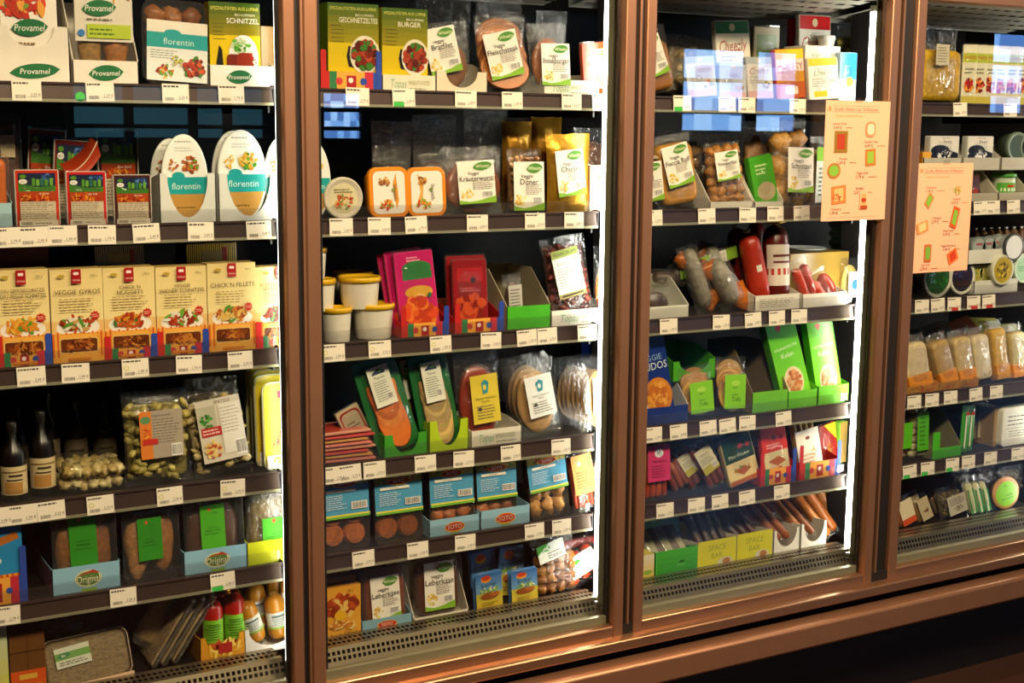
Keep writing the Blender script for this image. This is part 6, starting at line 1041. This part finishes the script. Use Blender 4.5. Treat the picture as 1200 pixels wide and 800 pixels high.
for i, (a, c) in enumerate(((1138, 1148), (1147, 1156), (1155, 1164))): q = Pl('leek_pack', 'slim green and white striped stick in crinkled clear wrap, ' + ('left', 'middle', 'right')[i] + ' of three', 'food pack', 6, a, c, 557, yf=.14, lean=8, roll=-13); q.part('food', contents('links', q.w*.8, q.h*.85, .016, ['#c8c89a'], q.rnd, 1, .004, .01)); label_part(q, lambda A: (A.r(0, 0, 1, 1, '#2f8a34'), A.r(.3, 0, .6, 1, '#dce8d0')), q.w*.7, q.h*.6, 0, q.h*.08, -.002); b = MB(); b.pillow(q.w*1.1, q.h, .024, m='wrinkle', seed=i, y0=.012); q.part('film', b)
p = Pl('spread_pot', 'oval pot with lime-green label standing at the right of the bottom deck', 'food pot', 6, 1166, 1197, 560, yf=.14, lean=8, roll=-6); w, h = p.w, p.h; T = Matrix.Translation((0, 0, h/2)) @ Matrix.Rotation(R(-90), 4, 'X') @ Matrix.Diagonal((1, h/w, 1, 1)); b = MB(); b.lathe([(w*.46, .004), (w*.38, .04), (0, .04)], '#8a6a48', 'plas', T, 30); p.part('pot_body', b)
b = MB(); b.lathe([(0, 0), (w*.46, 0), (w*.5, .003), (w*.47, .008)], '#c89458', 'plas', T, 32); A = Art(b, w, h, y=-.0004); A.e(.5, .5, .43, .43, '#c8784a', 30); A.e(.5, .48, .4, .38, '#84d01c', 30); A.t(.5, .72, .07, 'Bio', '#3a7a14', .3); A.t(.6, .44, .09, 'Leckie', '#2a5a10', .6); A.lines(.3, .3, .8, .36, 1, '#3a7a14'); p.part('lid', b)
for i, (a, c, yt) in enumerate(((1122, 1146, 552), (1150, 1172, 545), (1176, 1204, 548))): pouch(Pl('clear_bag', 'crinkled clear bag behind the bottom deck front row, ' + ('above the herbs bag', 'above the green sticks', 'above the lime-green pot')[i], 'food pack', 6, a, c, yt, yf=.24), 'rough', ['#5a4428', '#7a6238'], None, t=.05, n=30, filmm='wrinkle')
# ================================================================ posters on the glass
def poster(txt, x0, x1, yt, yb, y, seed):
    a, c = hit(x0, (yt+yb)/2, y), hit(x1, (yt+yb)/2, y); zt, zb = hit((x0+x1)/2, yt, y).z, hit((x0+x1)/2, yb, y).z; w, h = c.x-a.x, zt-zb
    o = thing('paper_poster', txt, 'poster', ((a.x+c.x)/2, y, zb), (0, 0, 0)); b = MB(); b.box(-w/2, w/2, 0, .0005, 0, h, '#e8b08c', 'paper'); rnd = random.Random(seed)
    A = Art(b, w, h, y=-.0003, m='paper', rnd=rnd); I = '#7a3a24'
    A.r(0, 0, 1, 1, '#eeb590'); A.t(.47, .93, .03, 'Große Aktion zur Grillsaison', '#8a2c1c', .74); A.r(.1, .905, .84, .908, I); A.r(.1, .955, .84, .957, I); A.t(.36, .875, .024, 'Steaks und Bratstücke', '#c88a3c', .58); A.e(.06, .93, .03, None, '#d89060')
    rows = [((.12, .81, 'Lupinen Steak', '3,49 €'), (.72, .66, 'Räucher Tofu', '4,99 €')), ((.3, .52, 'Kräuter', '2,69 €'), (.6, .4, 'Veggie Grill', '2,79 €')), ((.58, .27, 'Bratfilet', '2,57 €'), (.2, .1, 'Tofuwurst', '1,79 €'))] if seed == 1 else [((.25, .78, 'Tofuwiener', '1,79 €'), (.72, .67, 'Schnitzel', '3,29 €')), ((.38, .5, 'Schnetzel', '2,79 €'), (.6, .38, 'Seitan Steak', '3,29 €')), ((.62, .24, 'Veggie Bratwurst', '3,49 €'), (.22, .07, 'Grill Tofu', '2,79 €'))]
    for r in rows:
        for u, v, t1, t2 in r: u = max(u, .22); A.t(u, v, .02, t1, I, .4); A.t(u-.03, v-.034, .026, t2, '#6a2818', .3); A.lines(u+.1, v-.04, u+.24, v-.028, 1, I)
    def rp_(cx, cz, ww, hh, rot, cols):
        c_, s_ = math.cos(rot), math.sin(rot)
        for k_, (sx, col) in enumerate(((1, cols[0]), (.62, cols[1]))):
            A.poly([(cx+(x*c_*ww-z*s_*hh)*sx, cz+(x*s_*ww*w/h+z*c_*hh*1.0)*(1 if sx == 1 else .7)) for x, z in ((-.5, -.5), (.5, -.5), (.5, .5), (-.5, .5))], col)
    if seed == 1:
        rp_(.25, .66, .2, .18, 0, ('#8a6a20', '#a83a1c')); A.rd(.62, .7, .78, .83, '#c88a5c', .06); A.rd(.65, .72, .76, .81, '#e8c8a8', .04); rp_(.72, .53, .16, .14, .1, ('#b8742c', '#8ab03a')); A.e(.16, .42, .1, .065, '#a8702c'); A.e(.16, .42, .075, .045, '#7ab03a'); rp_(.25, .22, .22, .15, .1, ('#d87a3c', '#f0b070')); A.food(.22, .2, .08, .03, ['#8a3a1c', '#c84a1c'], 6); rp_(.64, .17, .12, .15, 0, ('#f0b488', '#e8a060')); A.e(.64, .17, .04, .02, '#a83a1c'); A.r(.59, .095, .7, .125, '#a8481c')
    else:
        rp_(.22, .66, .11, .14, -.7, ('#b8803c', '#7ab03a')); A.food(.72, .76, .09, .05, ['#c8923c', '#8ab04a', '#e8c090'], 9); rp_(.7, .5, .12, .2, -.35, ('#c8541c', '#7ab03a')); rp_(.12, .42, .2, .1, .3, ('#d8904c', '#f0c088')); rp_(.24, .18, .12, .16, 0, ('#b8642c', '#6aa83a')); rp_(.7, .14, .18, .12, .5, ('#d86a2c', '#c03a1c'))
    A.r(.08, .03, .88, .032, '#c87a5a')
    b.obj('paper_sheet', o); t = MB(); t.box(-.012, .012, -.0012, -.0008, h-.004, h+.008, '#d8a888', 'guard'); t.obj('tape', o)
poster('orange price poster taped over the right side of the third glass door', 965, 1040, 118, 258, -.003, 1)
poster('orange price poster with slanted food pictures on the fourth glass door, hanging lower', 1073, 1137, 191, 318, .014, 2)

# ================================================================ price tags
TAGS = {1: [14, 101, 190, 256, (405, ''), (460, 'g'), 533, 588, 658, (694, ''), (789, 'g'), 842, 865, (925, ''), (1117, ''), (1176, '')],
 2: [-9, 23, 57, 103, 156, 220, 289, 386, 431, 475, 547, 615, 661, (755, ''), 818, 866, 899, 930, 1141, 1156, 1180],
 3: [(20, ''), 72, (143, 'y'), 206, 267, (377, 'y'), (432, 'y'), (504, 'y'), 563, 606, 630, 677, 773, 835, 873, 901, 927, 1072, 1091, (1110, 'r'), (1133, 'r'), (1151, 'r')],
 4: [-20, 10, 44, (102, 'y'), (184, 'y'), (258, 'y'), 378, 397, 426, 486, 531, 587, 646, 755, 785, 820, 843, 866, 909, 1063, 1084, 1106, 1136, 1160],
 5: [-10, 129, (247, 'g'), 413, 477, 533, 615, 647, 769, 806, 834, 866, 907, (1058, 'g'), (1079, 'g'), (1108, 'g'), 1127, 1153, 1185]}
ORD = ['top', 'second', 'third', 'fourth', 'fifth']; DOOR = ['first', 'second', 'third', 'fourth']
used = {}
for sh, lst in TAGS.items():
    zt, zb = STOP[sh-1], SBOT[sh-1]; pos = []
    for i, e in enumerate(lst):
        px, kd = e if isinstance(e, tuple) else (e, ''); x = xat(px, .098, (zt+zb)/2)+.025; pos.append((x, kd))
    for i, (x, kd) in enumerate(pos):
        d = DOOR[bay(x)-1]; cand = [(abs(bx-x), n) for bx, n in BOOK.get(sh, []) if n and n != 'x' and bay(bx) == bay(x)]
        near = min(cand)[1] if cand else None; st = {'g': ' with green sticker', 'r': ' with red sticker', 'y': ' with yellow ring', '': ''}[kd]
        key = (sh, near, st, d); used.setdefault(key, []).append((x, i, kd))
    for i, (x, kd) in enumerate(pos): pass
for (sh, near, st, d), lst in used.items():
    lst.sort(); n = len(lst); pn = ['left', 'right'] if n == 2 else ['leftmost', 'middle', 'rightmost'] if n == 3 else ['leftmost', 'second', 'third', 'rightmost'] if n == 4 else ['leftmost', 'second', 'middle', 'fourth', 'rightmost']+['last']*9
    for k, (x, i, kd) in enumerate(lst):
        which = '' if n == 1 else pn[k]+' '
        txt = '%sprice tag%s %s %s, %s door' % (which, st, 'under' if near else 'on', near if near else 'the '+ORD[sh-1]+' shelf edge', d)
        zt, zb = STOP[sh-1], SBOT[sh-1]; rnd = random.Random(sh*100+i); b = MB(); w, h = .051, .036
        T = Matrix.Identity(4); b.box(-w/2, w/2, 0, .0005, 0, h, '#f0e6d2', 'paper'); price_tag(Art(b, w, h, m='paper'), kd, sh*50+i)
        o = b.obj('price_tag', None, Matrix.Translation((x, .0955, zb-.0005+rnd.uniform(-.0005, .001))) @ Matrix.Rotation(R(-3.5), 4, 'X') @ Matrix.Rotation(R(rnd.uniform(-2.0, 2.0)), 4, 'Y'))
        tag(o, txt, 'price tag', 'price tags on the %s shelf edge' % ORD[sh-1])
b = MB(); b.lathe([(0, 0), (.008, 0), (.009, .001)], '#4fc83a', 'paper', Matrix.Rotation(R(90), 4, 'X'), 16); g_ = b.obj('round_sticker', None, Matrix.Translation((xat(94, .097, .05), .0975, .05))); tag(g_, 'small round green sticker on the top shelf edge, first door', 'sticker')
